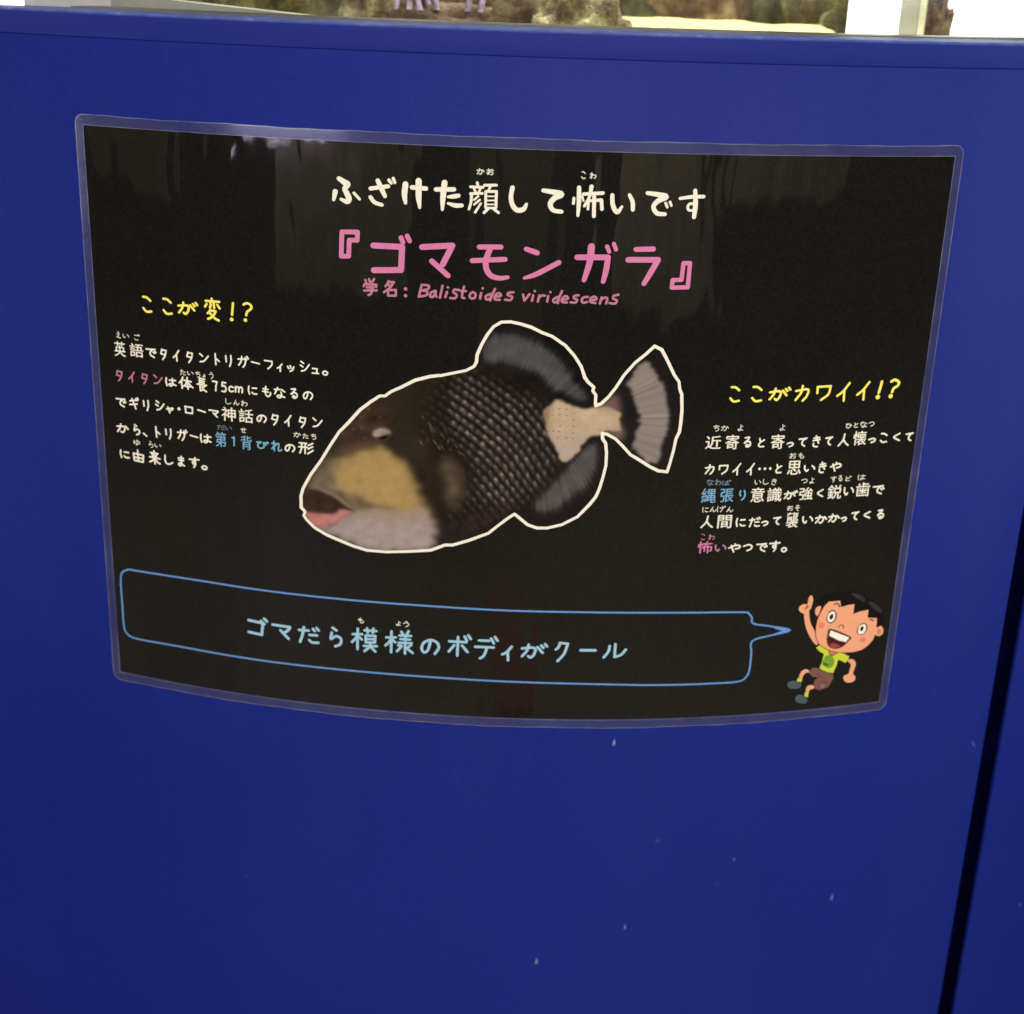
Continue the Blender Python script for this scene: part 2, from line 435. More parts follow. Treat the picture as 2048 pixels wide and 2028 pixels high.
LETTERING = [
 ('heading_lettering', 'cream brush heading across the top',
  [('cream', 'S', [(-81.7,131.75,2.04),(-79.02,130.12,2.67),(-77.47,129.24,2.52),(-78.94,127.23,2.33),(-77.98,124.97,2.53),(-77.01,122.6,2.68),(-78,121.19,2.34),(-80.79,122.15,1.37)]),
   ('cream', 'S', [(-83.47,125.53,2.44),(-84.24,121.71,1.47)]),
   ('cream', 'S', [(-74.65,125.39,1.36),(-71.98,122.64,1.27)]),
   ('cream', 'S', [(-66.86,127.88,1.84),(-58.64,129.35,1.83)]),
   ('cream', 'S', [(-63.47,131.75,2.02),(-61.77,128.23,2.32),(-60.07,124.71,1.84)]),
   ('cream', 'S', [(-66.86,123.88,1.84),(-64.91,121.56,1.84),(-61.51,120.53,1.65)]),
   ('cream', 'S', [(-58.26,132.24,1.54),(-57.2,130.86,1.35)]),
   ('cream', 'S', [(-56.25,133.06,1.53),(-55.52,131.18,1.34)]),
   ('cream', 'S', [(-50.56,130.7,2.64),(-51,125.88,2.5),(-50.49,122.05,1.55)]),
   ('cream', 'S', [(-47.57,129.41,2.01),(-41.1,129.14,2.01)]),
   ('cream', 'S', [(-44.49,132.52,2.77),(-44.41,125.24,2.6),(-43.87,120.2,1.35)]),
   ('cream', 'S', [(-36.46,128.97,2.01),(-28.21,129.33,2.01)]),
   ('cream', 'S', [(-32.56,132.25,2.62),(-33.16,125.76,2.49),(-33.39,119.72,1.35)]),
   ('cream', 'S', [(-30.77,125.77,1.25),(-28.39,126.06,2.01),(-26.01,126.55,1.82)]),
   ('cream', 'S', [(-30.71,122.74,1.25),(-27.35,121.92,2.02),(-24.49,122.05,1.82)]),
   ('cream', 'S', [(-17.6,132.88,1.24),(-17.32,131.22,1.24)]),
   ('cream', 'S', [(-20.64,130.85,1.24),(-14.94,130.84,1.24)]),
   ('cream', 'S', [(-18.95,129.96,1.05),(-18.2,128.56,1.05)]),
   ('cream', 'S', [(-16.11,130.08,1.05),(-16.78,128.61,1.05)]),
   ('cream', 'S', [(-20.56,127.74,1.24),(-15.1,128.06,1.14)]),
   ('cream', 'S', [(-20.08,127.52,1.34),(-20.23,123.91,1.24),(-21.11,120.5,1.15)]),
   ('cream', 'S', [(-16.97,126.69,0.96),(-18.83,124.93,0.96)]),
   ('cream', 'S', [(-16.21,125.04,0.96),(-18.78,122.77,0.96)]),
   ('cream', 'S', [(-15.69,123.38,0.96),(-18.21,119.18,1.15)]),
   ('cream', 'S', [(-14.25,131.82,1.24),(-8.81,132.04,1.24)]),
   ('cream', 'S', [(-11.4,131.46,1.05),(-12.52,129.26,1.05)]),
   ('cream', 'L', [(-13.61,128.98,1.24),(-13.5,121.54,1.15)]),
   ('cream', 'L', [(-13.61,128.98,1.24),(-8.72,129.17,1.24),(-8.74,121.73,1.25)]),
   ('cream', 'S', [(-13.4,126.74,0.67),(-8.89,126.92,0.67)]),
   ('cream', 'S', [(-13.35,124.82,0.67),(-8.84,125,0.67)]),
   ('cream', 'S', [(-13.3,123,0.67),(-8.78,123.18,0.67)]),
   ('cream', 'S', [(-13.4,121.31,1.05),(-8.73,121.49,1.05)]),
   ('cream', 'S', [(-12.52,120.76,1.34),(-14.15,119.1,1.25)]),
   ('cream', 'S', [(-9.67,120.97,1.25),(-7.48,119.37,1.25)]),
   ('cream', 'S', [(-1.44,131.27,2),(-2.01,127.04,2),(-1.17,123.23,2.2),(1.05,120.9,2.3),(3.89,121.48,2.2),(5.23,123.84,1.34)]),
   ('cream', 'S', [(12.66,130.43,1.81),(17.66,129.74,2.38),(21.02,128.89,2.76),(18.02,127.16,2.48),(16.1,124.31,2.29),(17.55,121.47,2.01),(21.39,120.87,1.82)]),
   ('cream', 'S', [(28.93,132.29,1.9),(29.16,125.69,2.01),(29,119.32,1.35)]),
   ('cream', 'S', [(26.8,127.3,1.34),(26.68,124.89,1.34)]),
   ('cream', 'S', [(30.55,128.37,0.95),(31.23,126.23,0.96)]),
   ('cream', 'S', [(34.59,132.93,1.9),(33.89,128.23,1.34),(31.73,123.84,1.25)]),
   ('cream', 'S', [(31.07,129.34,1.53),(39.98,130.07,1.62)]),
   ('cream', 'L', [(33.51,126.3,1.24),(33.47,122.44,1.15)]),
   ('cream', 'L', [(33.51,126.3,1.24),(39.44,126.85,1.53),(39.91,122.62,1.63)]),
   ('cream', 'S', [(36.03,128.29,1.72),(36.37,119.24,1.73)]),
   ('cream', 'S', [(44.32,129.23,1.82),(44.82,124.68,2.02),(46.93,121.36,2.02),(49.03,123.97,1.25)]),
   ('cream', 'S', [(52.18,129.58,1.53),(53.82,126.35,1.92),(54.19,122.74,1.83)]),
   ('cream', 'S', [(60.5,130.59,1.73),(65.83,129.89,2.21),(69.37,129,2.51),(65.79,127.1,2.31),(63.71,124.4,2.03),(65.46,121.3,2.03),(69.27,120.89,1.75)]),
   ('cream', 'S', [(69.23,126.11,1.26),(70.1,124.2,1.16)]),
   ('cream', 'S', [(71.23,126.63,1.26),(71.98,124.91,1.06)]),
   ('cream', 'S', [(75.84,128.36,1.45),(81.36,129.23,1.65),(86.79,129.42,1.65)]),
   ('cream', 'S', [(82.59,132.14,1.84),(83.21,125.49,2.24),(82.97,119.76,1.86)]),
   ('cream', 'S', [(83.09,125.73,1.07),(80.73,126.03,1.26),(79.68,124.47,1.26),(80.48,122.93,1.17),(82.81,123.07,1.07)])],
  [('ruby','か',-16.22,138.04,3.78,3.08,0.57), ('ruby','お',-11.87,138.1,3.4,3.03,0.57), ('ruby','こ',30.65,138.03,2.13,3.55,0.57), ('ruby','わ',35.04,137.92,3.12,3.08,0.57)]),
 ('fish_name_lettering', 'large pink katakana name in hollow corner brackets',
  [('pink', 'L', [(-80.41,106.77,2.18),(-73,107.11,2.17),(-73.16,103.16,2.17),(-76.97,103.03,2.18),(-77.26,95.32,2.19),(-80.84,95.1,2.2),(-80.41,106.77,2.18)]),
   ('pink', 'L', [(-65.49,101.13,2.76),(-51.92,101.23,2.75),(-52.33,90.14,2.77),(-65.28,89.3,2.79)]),
   ('pink', 'L', [(-52.44,105.53,2.25),(-51.55,103.47,2.16)]),
   ('pink', 'L', [(-49.53,106.52,2.25),(-48.39,104.22,2.15)]),
   ('pink', 'L', [(-42.53,101.66,2.74),(-28.42,103.03,2.73),(-32.7,93.93,2.75)]),
   ('pink', 'L', [(-37.88,95.17,2.55),(-30.18,88.58,2.46)]),
   ('pink', 'L', [(-15.88,102.94,2.33),(-5.88,103.3,2.33)]),
   ('pink', 'L', [(-18.99,96.3,2.35),(-3.77,97.52,2.34)]),
   ('pink', 'S', [(-10.81,102.42,2.63),(-12.45,97.42,2.64),(-12.42,92.96,2.65),(-10.2,89.57,2.55),(-6.29,88.44,2.26),(-2.34,88.99,1.87)]),
   ('pink', 'S', [(5.86,102.81,2.24),(10.98,101.17,2.43)]),
   ('pink', 'S', [(5.51,88.94,1.47),(11.13,91.08,2.35),(21.27,96.92,2.34)]),
   ('pink', 'L', [(29.69,99.65,2.64),(43.97,100.02,2.64)]),
   ('pink', 'S', [(43.97,100.02,2.64),(43.52,94.32,2.65),(42.39,88.41,2.17)]),
   ('pink', 'S', [(35.98,104.89,3.21),(35.59,97.58,2.94),(33.37,88.83,2.17)]),
   ('pink', 'L', [(43.29,105.18,1.95),(44.4,102.65,1.86)]),
   ('pink', 'L', [(46.36,106.48,1.95),(47.48,103.81,1.85)]),
   ('pink', 'L', [(56.82,104.02,2.25),(64.97,104.37,2.45)]),
   ('pink', 'L', [(53.59,99.01,2.65),(67.57,99.27,2.66)]),
   ('pink', 'S', [(67.57,99.27,2.66),(64.56,93.26,2.67),(61.64,87.71,2.28)]),
   ('pink', 'L', [(79.71,97.87,1.98),(82.81,97.91,1.99),(82.63,86.24,2),(74.96,86,2),(75.14,89.67,1.99),(79.33,89.82,2),(79.71,97.87,1.98)])],
  []),
 ('scientific_name_lettering', 'thin pink italic Latin name',
  [('rose', 'S', [(-69.35,84.29,1.15),(-68.85,83.06,1.15)]),
   ('rose', 'S', [(-67.61,84.9,1.15),(-67.11,83.42,1.15)]),
   ('rose', 'S', [(-65.13,85.05,1.15),(-66.12,83.48,1.15)]),
   ('rose', 'L', [(-70.1,81.22,1.15),(-69.6,82.26,1.15),(-64.04,82.35,1.15),(-64.13,81.23,1.15)]),
   ('rose', 'L', [(-68.6,80.81,1.15),(-65.37,81,1.15),(-66.86,79.65,1.15)]),
   ('rose', 'S', [(-66.86,79.65,1.15),(-66.37,78.06,1.16),(-67.86,77.06,1.16)]),
   ('rose', 'S', [(-69.85,79.21,1.16),(-63.88,79.58,1.15)]),
   ('rose', 'S', [(-58.2,84.45,1.15),(-58.69,83.16,1.15),(-59.68,81.85,1.15)]),
   ('rose', 'L', [(-58.45,83.93,1.15),(-55.74,84.09,1.15),(-57.45,81.22,1.15),(-60.41,78.93,1.15)]),
   ('rose', 'S', [(-58.69,82.91,1.15),(-57.45,81.98,1.15)]),
   ('rose', 'L', [(-58.43,80.16,1.15),(-58.42,77.38,1.15),(-54.71,77.59,1.15),(-54.73,80.37,1.15),(-58.43,80.16,1.15)]),
   ('rose', 'L', [(-50.15,81.13,1.69),(-50.1,81.13,1.69)]),
   ('rose', 'L', [(-50.12,77.85,1.7),(-50.07,77.86,1.7)]),
   ('rose', 'L', [(-42.46,83.56,1.14),(-43.76,77.7,1.15)]),
   ('rose', 'S', [(-42.46,83.56,1.14),(-39.27,83.32,1.14),(-39.49,81.7,1.14),(-42.42,80.79,1.14)]),
   ('rose', 'S', [(-42.42,80.79,1.14),(-39.97,80.42,1.14),(-40.19,78.64,1.15),(-43.76,77.7,1.15)]),
   ('rose', 'S', [(-36.05,80.97,1.14),(-38,80.02,1.14),(-38.46,78.13,1.14),(-36.99,78,1.14),(-35.9,80.38,1.14)]),
   ('rose', 'S', [(-35.81,80.88,1.14),(-35.88,79.12,1.14),(-35.37,77.98,1.14)]),
   ('rose', 'S', [(-32.67,83.55,1.14),(-33.8,77.71,1.14)]),
   ('rose', 'S', [(-30.52,80.64,1.14),(-31.26,78.09,1.14)]),
   ('rose', 'L', [(-30.12,82.93,1.19),(-30.07,82.88,1.19)]),
   ('rose', 'S', [(-24.83,81.82,1.14),(-27.03,81.92,1.14),(-27.49,80.54,1.14),(-26,79.6,1.14),(-26.55,77.81,1.14),(-28.9,77.8,1.14)]),
   ('rose', 'S', [(-22.58,83.63,1.14),(-23.45,78.72,1.14),(-22.26,78.02,1.14)]),
   ('rose', 'S', [(-23.99,81.46,1.14),(-21.56,81.47,1.14)]),
   ('rose', 'S', [(-18.48,81.21,1.14),(-19.9,79.64,1.14),(-19.13,78.06,1.14),(-17.44,78.49,1.14),(-17.14,80.36,1.14),(-18.48,81.21,1.14)]),
   ('rose', 'S', [(-14.48,80.88,1.14),(-14.89,78.1,1.14)]),
   ('rose', 'L', [(-13.81,83.17,1.19),(-13.76,83.12,1.19)]),
   ('rose', 'S', [(-9.94,80.67,1.14),(-12.1,79.58,1.14),(-12.06,77.97,1.14),(-10.46,78.24,1.14),(-9.45,80.34,1.14)]),
   ('rose', 'S', [(-7.98,83.17,1.14),(-9.34,80.1,1.14),(-10.1,77.44,1.14)]),
   ('rose', 'S', [(-7.96,79.35,1.14),(-5.16,79.97,1.14),(-6.07,81.24,1.14),(-7.74,80.16,1.14),(-7.92,78.14,1.14),(-5.58,77.98,1.14)]),
   ('rose', 'S', [(0.71,81.9,1.14),(-1.61,81.51,1.14),(-1.91,80.4,1.14),(0.06,79.67,1.14),(-0.62,78.08,1.14),(-3.15,78.13,1.14)]),
   ('rose', 'L', [(5.22,80.92,1.14),(5.91,78.07,1.14),(8.22,81.28,1.14)]),
   ('rose', 'S', [(9.94,80.73,1.14),(9.46,78,1.14)]),
   ('rose', 'L', [(10.58,82.87,1.18),(10.64,82.82,1.18)]),
   ('rose', 'S', [(12.85,80.83,1.14),(12.24,77.79,1.14)]),
   ('rose', 'S', [(12.57,79.42,1.14),(13.73,80.71,1.14),(15.43,80.82,1.14)]),
   ('rose', 'S', [(16.99,80.67,1.14),(16.62,77.84,1.14)]),
   ('rose', 'L', [(17.88,82.61,1.19),(17.93,82.56,1.19)]),
   ('rose', 'S', [(21.53,80.41,1.14),(19.63,79.25,1.14),(19.69,77.84,1.14),(21.15,78.03,1.14),(22.03,80.13,1.14)]),
   ('rose', 'S', [(23.35,83.18,1.14),(22.27,80.23,1.14),(21.67,77.29,1.14)]),
   ('rose', 'S', [(23.54,78.96,1.14),(26.29,79.55,1.14),(25.4,80.83,1.14),(23.75,79.78,1.14),(23.58,78.01,1.14),(25.89,77.72,1.14)]),
   ('rose', 'S', [(31.22,81.4,1.14),(29.29,81.04,1.14),(29.1,79.93,1.14),(30.6,79.17,1.14),(29.93,77.84,1.14),(27.64,77.87,1.14)]),
   ('rose', 'S', [(35.64,80.71,1.14),(33.56,80.36,1.14),(32.8,79.03,1.14),(33.59,77.84,1.14),(35.43,78.29,1.14)]),
   ('rose', 'S', [(36.95,79.08,1.14),(39.7,79.66,1.14),(38.8,80.94,1.14),(37.13,80.15,1.14),(36.99,78.28,1.14),(39.31,77.88,1.14)]),
   ('rose', 'S', [(42.09,80.67,1.14),(41.43,77.63,1.14)]),
   ('rose', 'S', [(42.05,79.66,1.14),(43.71,80.61,1.14),(44.81,80.03,1.14),(44.36,77.7,1.14)]),
   ('rose', 'S', [(49.98,82.16,1.14),(47.67,81.5,1.14),(47.65,80.14,1.14),(49.41,79.32,1.14),(48.52,77.79,1.15),(45.96,78.03,1.14)])],
  []),
 ('strange_question_lettering', 'yellow heading above the left paragraph',
  [('yellow', 'L', [(-149.24,67.97,1.21),(-142.19,68.05,1.2)]),
   ('yellow', 'S', [(-146.03,69.31,1.2),(-145.8,68.13,1.2)]),
   ('yellow', 'S', [(-148.79,66.36,1.21),(-149.65,65.06,1.21)]),
   ('yellow', 'S', [(-146.68,67.41,1.21),(-146.7,66.03,1.21),(-147.02,64.71,1.21)]),
   ('yellow', 'S', [(-145.06,67.56,1.2),(-144.89,64.72,1.21)]),
   ('yellow', 'S', [(-143.25,66.56,1.2),(-142.03,64.79,1.2)]),
   ('yellow', 'S', [(-147.04,63.42,1.21),(-147.55,62.63,1.21),(-148.35,61.82,1.21)]),
   ('yellow', 'L', [(-147.04,63.42,1.21),(-144.15,63.22,1.21)]),
   ('yellow', 'S', [(-144.15,63.22,1.21),(-144.81,61.77,1.21),(-146.42,59.96,1.21),(-148.28,59.01,1.22)]),
   ('yellow', 'S', [(-147.24,62.2,1.21),(-145.63,60.4,1.21),(-144.15,59.24,1.21),(-142.65,58.68,1.21)]),
   ('yellow', 'S', [(-135.01,68.07,1.19),(-135.69,62.19,1.2)]),
   ('yellow', 'L', [(-135.96,59.84,1.95),(-135.94,59.84,1.95)]),
   ('yellow', 'S', [(-129.64,67.85,1.19),(-128.16,68.65,1.19),(-126.31,68.17,1.19),(-125.57,66.77,1.19),(-126.3,65.61,1.19),(-127.83,64.38,1.19),(-128.44,62.58,1.19)]),
   ('yellow', 'L', [(-128.9,60.15,1.87),(-128.88,60.13,1.87)])],
  [('yellow','こ',-180.63,63.17,5.48,8.61,1.33), ('yellow','こ',-169.57,63.24,5.55,8.69,1.31), ('yellow','が',-158.59,63.44,11.23,7.23,1.3)]),
 ('left_text_lettering', 'cream left paragraph, first line',
  [],
  [('ruby','え',-197.82,45.61,2.74,3.59,0.48), ('ruby','い',-193.63,45.42,3.6,2.25,0.48), ('ruby','ご',-187.38,45.48,3.29,3.22,0.47), ('cream','英',-197.46,38.2,6.5,7.96,0.93), ('cream','語',-188.07,38.6,7.69,7.17,0.92), ('cream','で',-179.93,38.16,6.13,5.06,0.91), ('cream','タ',-173.11,38.18,3.73,6.16,0.91), ('cream','イ',-166.24,38.36,3.86,6.3,0.9), ('cream','タ',-158.87,38.26,3.82,6.12,0.89), ('cream','ン',-151.14,38.66,5.27,4.97,0.89), ('cream','ト',-144.35,38.66,2.82,6.39,0.9), ('cream','リ',-138.42,38.51,3.53,6.35,0.89), ('cream','ガ',-130.69,38.76,6,6.41,0.89), ('cream','ー',-124.44,38.81,4.78,1.47,0.87), ('cream','フ',-117.85,38.39,4.62,4.92,0.86), ('cream','ィ',-112.08,37.44,3.13,4.54,0.86), ('cream','ッ',-106.48,37.48,3.9,3.64,0.86), ('cream','シ',-99.33,39.11,5.28,5.69,0.85), ('cream','ュ',-94.07,37.32,4.01,3.15,0.85), ('cream','。',-89.19,36.63,2.91,2.77,0.85)]),
 ('left_text_lettering', 'left paragraph, second line beginning in pink',
  [],
  [('rose','タ',-198.83,23.84,4.11,6.31,0.91), ('rose','イ',-191.8,24.14,3.88,6.12,0.9), ('rose','タ',-184.44,24.05,3.83,6.1,0.89), ('rose','ン',-176.87,24.54,5.34,5.26,0.88), ('ruby','た',-162.95,29.95,3.22,3.11,0.47), ('ruby','い',-158.89,29.92,3.48,2.15,0.47), ('ruby','ち',-154.93,29.81,2.76,3.23,0.47), ('ruby','ょ',-151.62,29.48,1.64,1.87,0.47), ('ruby','う',-147.74,30.03,2.46,3.77,0.47), ('cream','は',-169.89,24,6.18,4.84,0.93), ('cream','体',-161.63,24.44,8.11,6.85,0.92), ('cream','長',-153.01,24.52,5.69,7.48,0.91), ('cream','7',-145.96,24.67,3.15,5.69,0.91), ('cream','5',-141.23,24.69,2.99,5.55,0.9), ('cream','c',-137.57,23.92,2.98,3.51,0.9), ('cream','m',-133.53,24.03,4.41,3.72,0.9), ('cream','に',-126.31,24.34,5.15,4.84,0.88), ('cream','も',-119.07,24.56,4.78,5.8,0.87), ('cream','な',-112.37,24.45,6.02,5.95,0.87), ('cream','る',-105.16,24.7,3.92,5.46,0.86), ('cream','の',-98,24.28,5.31,4.64,0.86)]),
 ('left_text_lettering', 'left paragraph, third line about myths',
  [],
  [('ruby','し',-139.32,17.24,3.1,3.09,0.46), ('ruby','ん',-135.06,17.12,3.41,2.92,0.46), ('ruby','わ',-130.91,17.06,3.56,3.24,0.46), ('cream','で',-198.71,9.53,6.31,5.05,0.95), ('cream','ギ',-191.17,10.27,5.87,6.88,0.94), ('cream','リ',-184.39,9.97,3.5,6.19,0.94), ('cream','シ',-176.59,10.7,5.38,5.66,0.93), ('cream','ャ',-171.24,9.11,4.12,3.82,0.92), ('cream','ロ',-160.67,10.37,4.91,4.13,0.91), ('cream','ー',-153.92,10.58,4.86,1.63,0.91), ('cream','マ',-147.34,9.92,5.65,4.11,0.9), ('cream','・',-166.15,10.29,1.99,1.87,1.9), ('cream','神',-139.33,10.52,7.58,7.57,0.9), ('cream','話',-130.23,10.58,7.66,7.38,0.89), ('cream','の',-122.05,9.94,5.48,4.41,0.88), ('cream','タ',-115.2,10.04,3.99,6.21,0.88), ('cream','イ',-108.48,10.28,3.96,6.36,0.88), ('cream','タ',-101.01,10.07,3.93,6.18,0.87), ('cream','ン',-93.34,10.59,5.32,5.19,0.87)]),
 ('left_text_lettering', 'left paragraph, fourth line with blue words',
  [],
  [('grey','だ',-143.67,3.01,4.14,2.8,0.44), ('grey','い',-139.69,3.04,3.46,1.96,0.43), ('ruby','せ',-131.79,2.83,3.09,2.79,0.46), ('ruby','か',-103.83,3.25,3.96,2.93,0.46), ('ruby','た',-99.54,2.91,2.99,2.77,0.45), ('ruby','ち',-95.5,3.03,2.82,3.26,0.45), ('cream','か',-198.66,-4.4,7.26,5.29,0.96), ('cream','ら',-190.66,-4.14,3.74,6.29,0.95), ('cream','、',-185.98,-6.22,2.64,2.19,0.95), ('cream','ト',-178.62,-3.81,2.96,6.43,0.94), ('cream','リ',-172.71,-3.97,3.63,6.24,0.93), ('cream','ガ',-164.93,-3.65,6.01,6.56,0.93), ('cream','ー',-158.52,-3.54,4.75,1.48,0.92), ('cream','は',-152.11,-4.02,6.41,5.02,0.92), ('sky','第',-144,-3.52,6,8.19,0.91), ('sky','1',-137.36,-3.68,1.96,5.33,0.9), ('sky','背',-130.44,-3.75,5.9,7.65,0.9), ('sky','び',-121.94,-4.01,6.82,4.3,0.89), ('sky','れ',-114.48,-3.82,5.8,5.79,0.89), ('cream','の',-107.65,-4.13,5.6,4.45,0.88), ('cream','形',-99.49,-3.52,8.1,6.43,0.88)]),
 ('left_text_lettering', 'left paragraph, short last line',
  [],
  [('ruby','ゆ',-191.1,-11.26,3.76,3.41,0.5), ('ruby','ら',-182.82,-11.14,2.46,3.74,0.49), ('ruby','い',-178.96,-11.3,3.86,2.02,0.49), ('cream','に',-198.53,-18.67,5.84,4.84,1.01), ('cream','由',-190.48,-18.4,6.66,7.17,1), ('cream','来',-181.1,-17.9,6.74,7.9,0.99), ('cream','し',-173.11,-18.18,5.07,5.47,0.98), ('cream','ま',-166.33,-18.05,3.97,5.97,0.97), ('cream','す',-159.09,-17.88,6,6.12,0.97), ('cream','。',-153.55,-19.98,3.22,2.87,0.96)]),
 ('cute_question_lettering', 'yellow heading above the right paragraph',
  [('yellow', 'S', [(186.58,37.09,1.42),(186.1,33.84,1.42),(185.6,31.18,1.42)]),
   ('yellow', 'L', [(185.35,28.96,2.44),(185.39,28.96,2.44)]),
   ('yellow', 'S', [(191.75,36.85,1.43),(193.7,37.67,1.43),(196.08,36.25,1.43),(195.48,34.38,1.43),(193.57,33.16,1.43),(192.98,31.22,1.43)]),
   ('yellow', 'L', [(192.41,29.11,2.39),(192.44,29.1,2.39)])],
  [('yellow','こ',110.29,32.65,5.5,8.54,1.27), ('yellow','こ',121.43,32.65,5.88,8.56,1.28), ('yellow','が',133.09,32.52,11.52,7.43,1.29), ('yellow','カ',144.26,32.48,7.29,8.92,1.3), ('yellow','ワ',155.7,32.29,8.06,8.31,1.31), ('yellow','イ',166.08,32.48,7.14,10.43,1.33), ('yellow','イ',176.68,32.63,7.08,10.31,1.34)]),
 ('right_text_lettering', 'cream right paragraph, first line',
  [],
  [('ruby','ち',102.36,15.14,3.1,3.39,0.45), ('ruby','か',106.75,15.08,4.06,3.07,0.45), ('ruby','よ',114.62,15.2,2.82,3.56,0.45), ('ruby','よ',136.21,14.85,2.88,3.59,0.46), ('ruby','ひ',171.32,14.35,3.53,2.64,0.54), ('ruby','と',175.26,14.58,2.35,2.81,0.54), ('ruby','な',179.41,14.7,3.91,3.48,0.54), ('ruby','つ',183.68,14.73,3.25,2.65,0.55), ('cream','近',101.5,7.63,7.98,7.03,0.87), ('cream','寄',111.1,7.7,6.78,7.8,0.87), ('cream','る',118.74,7.49,3.96,5.74,0.88), ('cream','と',126.04,7.15,3.5,5.09,0.88), ('cream','寄',134.48,7.33,6.94,7.92,0.89), ('cream','っ',141.07,5.63,3.89,2.96,0.89), ('cream','て',147.57,6.72,4.75,4.96,0.9), ('cream','き',154.94,6.77,4.29,6.65,0.94), ('cream','て',161.6,6.65,4.33,4.99,0.94), ('cream','人',169.62,6.94,6.07,7.02,0.95), ('cream','懐',178.29,7.42,7.35,7.89,0.96), ('cream','っ',185.2,5.79,4.31,3.01,0.97), ('cream','こ',191.64,6.84,4.35,5.56,0.97), ('cream','く',198.91,6.82,4.23,4.73,0.98), ('cream','て',206.04,6.44,4.64,4.92,0.99)]),
 ('right_text_lettering', 'right paragraph, short second line',
  [],
  [('ruby','お',143.19,-0.52,3.59,3.15,0.47), ('ruby','も',147.72,-0.61,3.11,3.32,0.47), ('cream','カ',100.73,-6.7,4.71,5.79,0.88), ('cream','ワ',107.87,-6.91,5.06,5.3,0.88), ('cream','イ',114.63,-6.81,4.29,6.82,0.89), ('cream','イ',121.7,-6.99,4.32,6.83,0.89), ('cream','と',136.44,-7.11,3.41,5.18,0.9), ('cream','思',144.7,-6.97,7.44,7.66,0.91), ('cream','…',129.2,-6.89,7.02,1.71,1.52), ('cream','い',152.79,-7.6,6.15,3.86,0.95), ('cream','き',159.75,-7.5,4.31,6.42,0.95), ('cream','や',166.89,-7.52,6.26,5.41,0.96)]),
 ('right_text_lettering', 'right paragraph, third line beginning in blue',
  [],
  [('grey','な',101.7,-13.64,3.62,3.32,0.52), ('grey','わ',105.83,-13.64,3.31,3.49,0.52), ('grey','ば',110.16,-13.98,4.61,2.99,0.53), ('ruby','い',126.25,-14.16,3.38,2.5,0.47), ('ruby','し',130.45,-13.96,3.07,3.18,0.47), ('ruby','き',134.71,-14.2,2.75,3.69,0.47), ('ruby','つ',150.72,-14.43,3.48,2.52,0.47), ('ruby','よ',154.8,-14.37,2.65,3.38,0.48), ('ruby','す',166.47,-14.2,3.55,3.56,0.48), ('ruby','る',170.28,-14.07,2.37,3.23,0.48), ('ruby','ど',174.75,-14.33,3.42,2.89,0.48), ('ruby','は',182.04,-14.09,4.33,3.24,0.49), ('sky','縄',101.59,-20.78,7.64,7.9,0.89), ('sky','張',110.93,-20.9,6.87,7.41,0.89), ('sky','り',118.9,-21.03,3.53,5.9,0.9), ('cream','意',126.83,-21.06,7.14,8.06,0.9), ('cream','識',135.75,-21.25,7.71,7.67,0.91), ('cream','が',144.37,-21.71,7.45,5.1,0.91), ('cream','強',152.5,-21.49,7.53,7,0.92), ('cream','く',160.14,-21.54,3.7,4.61,0.93), ('cream','鋭',168.01,-21.38,7.69,7.91,0.93), ('cream','い',175.79,-21.33,5.86,4.81,0.94), ('cream','歯',183.62,-20.98,7.86,7.96,0.95), ('cream','で',192.31,-21.75,6.91,5.2,0.96)]),
 ('right_text_lettering', 'right paragraph, fourth line about people',
  [],
  [('ruby','に',100.54,-28.45,3.32,3.03,0.46), ('ruby','ん',104.44,-28.36,3.49,3.03,0.46), ('ruby','げ',108.68,-28.21,4.63,3.54,0.46), ('ruby','ん',113.13,-28.58,3.52,3.04,0.47), ('ruby','お',144.73,-28.99,3.31,2.9,0.48), ('ruby','そ',148.74,-29.18,2.65,3.25,0.48), ('cream','人',101.88,-35.04,6.54,6.98,0.9), ('cream','間',110.98,-35.26,7.4,7.34,0.9), ('cream','に',119.36,-35.78,5.35,5.13,0.91), ('cream','だ',126.63,-35.95,6.21,5.66,0.91), ('cream','っ',132.14,-36.94,3.93,3.08,0.92), ('cream','て',138.55,-35.84,4.46,4.81,0.92), ('cream','襲',146.69,-35.71,6.52,8.65,0.93), ('cream','い',155.04,-36.06,6.08,4.32,0.97), ('cream','か',162.33,-36.14,6.82,5.03,0.97), ('cream','か',169.31,-35.87,6.54,5.05,0.98), ('cream','っ',174.87,-36.93,3.63,2.95,0.99), ('cream','て',181.03,-35.44,4.54,5.07,0.99), ('cream','く',187.77,-35.41,4.06,4.38,1), ('cream','る',195.33,-35.64,4.29,5.46,1.01)]),
 ('right_text_lettering', 'right paragraph, last line beginning in pink',
  [],
  [('rose','こ',100.57,-43.5,2.22,3.42,0.47), ('rose','わ',104.92,-43.6,3.52,3.42,0.47), ('pink','怖',102,-49.23,7.72,6.91,0.91), ('rose','い',110.13,-49.8,6.15,4.14,0.91), ('cream','や',117.31,-50.04,6.52,5.2,0.92), ('cream','つ',124.37,-50.13,5.24,4.16,0.92), ('cream','で',131.81,-50.36,6.28,5.05,0.92), ('cream','す',138.65,-49.9,6.16,6.28,0.93), ('cream','。',143.89,-52.09,3.17,3.14,0.93)]),
 ('bubble_lettering', 'light blue writing inside the speech bubble',
  [('aqua', 'L', [(-76.19,-104.86,1.39),(-71.28,-104.36,1.38)]),
   ('aqua', 'L', [(-73.56,-101.39,1.38),(-73.76,-113.41,1.39)]),
   ('aqua', 'S', [(-73.85,-105.53,1.39),(-74.95,-107.46,1.39),(-76.6,-109.45,1.39)]),
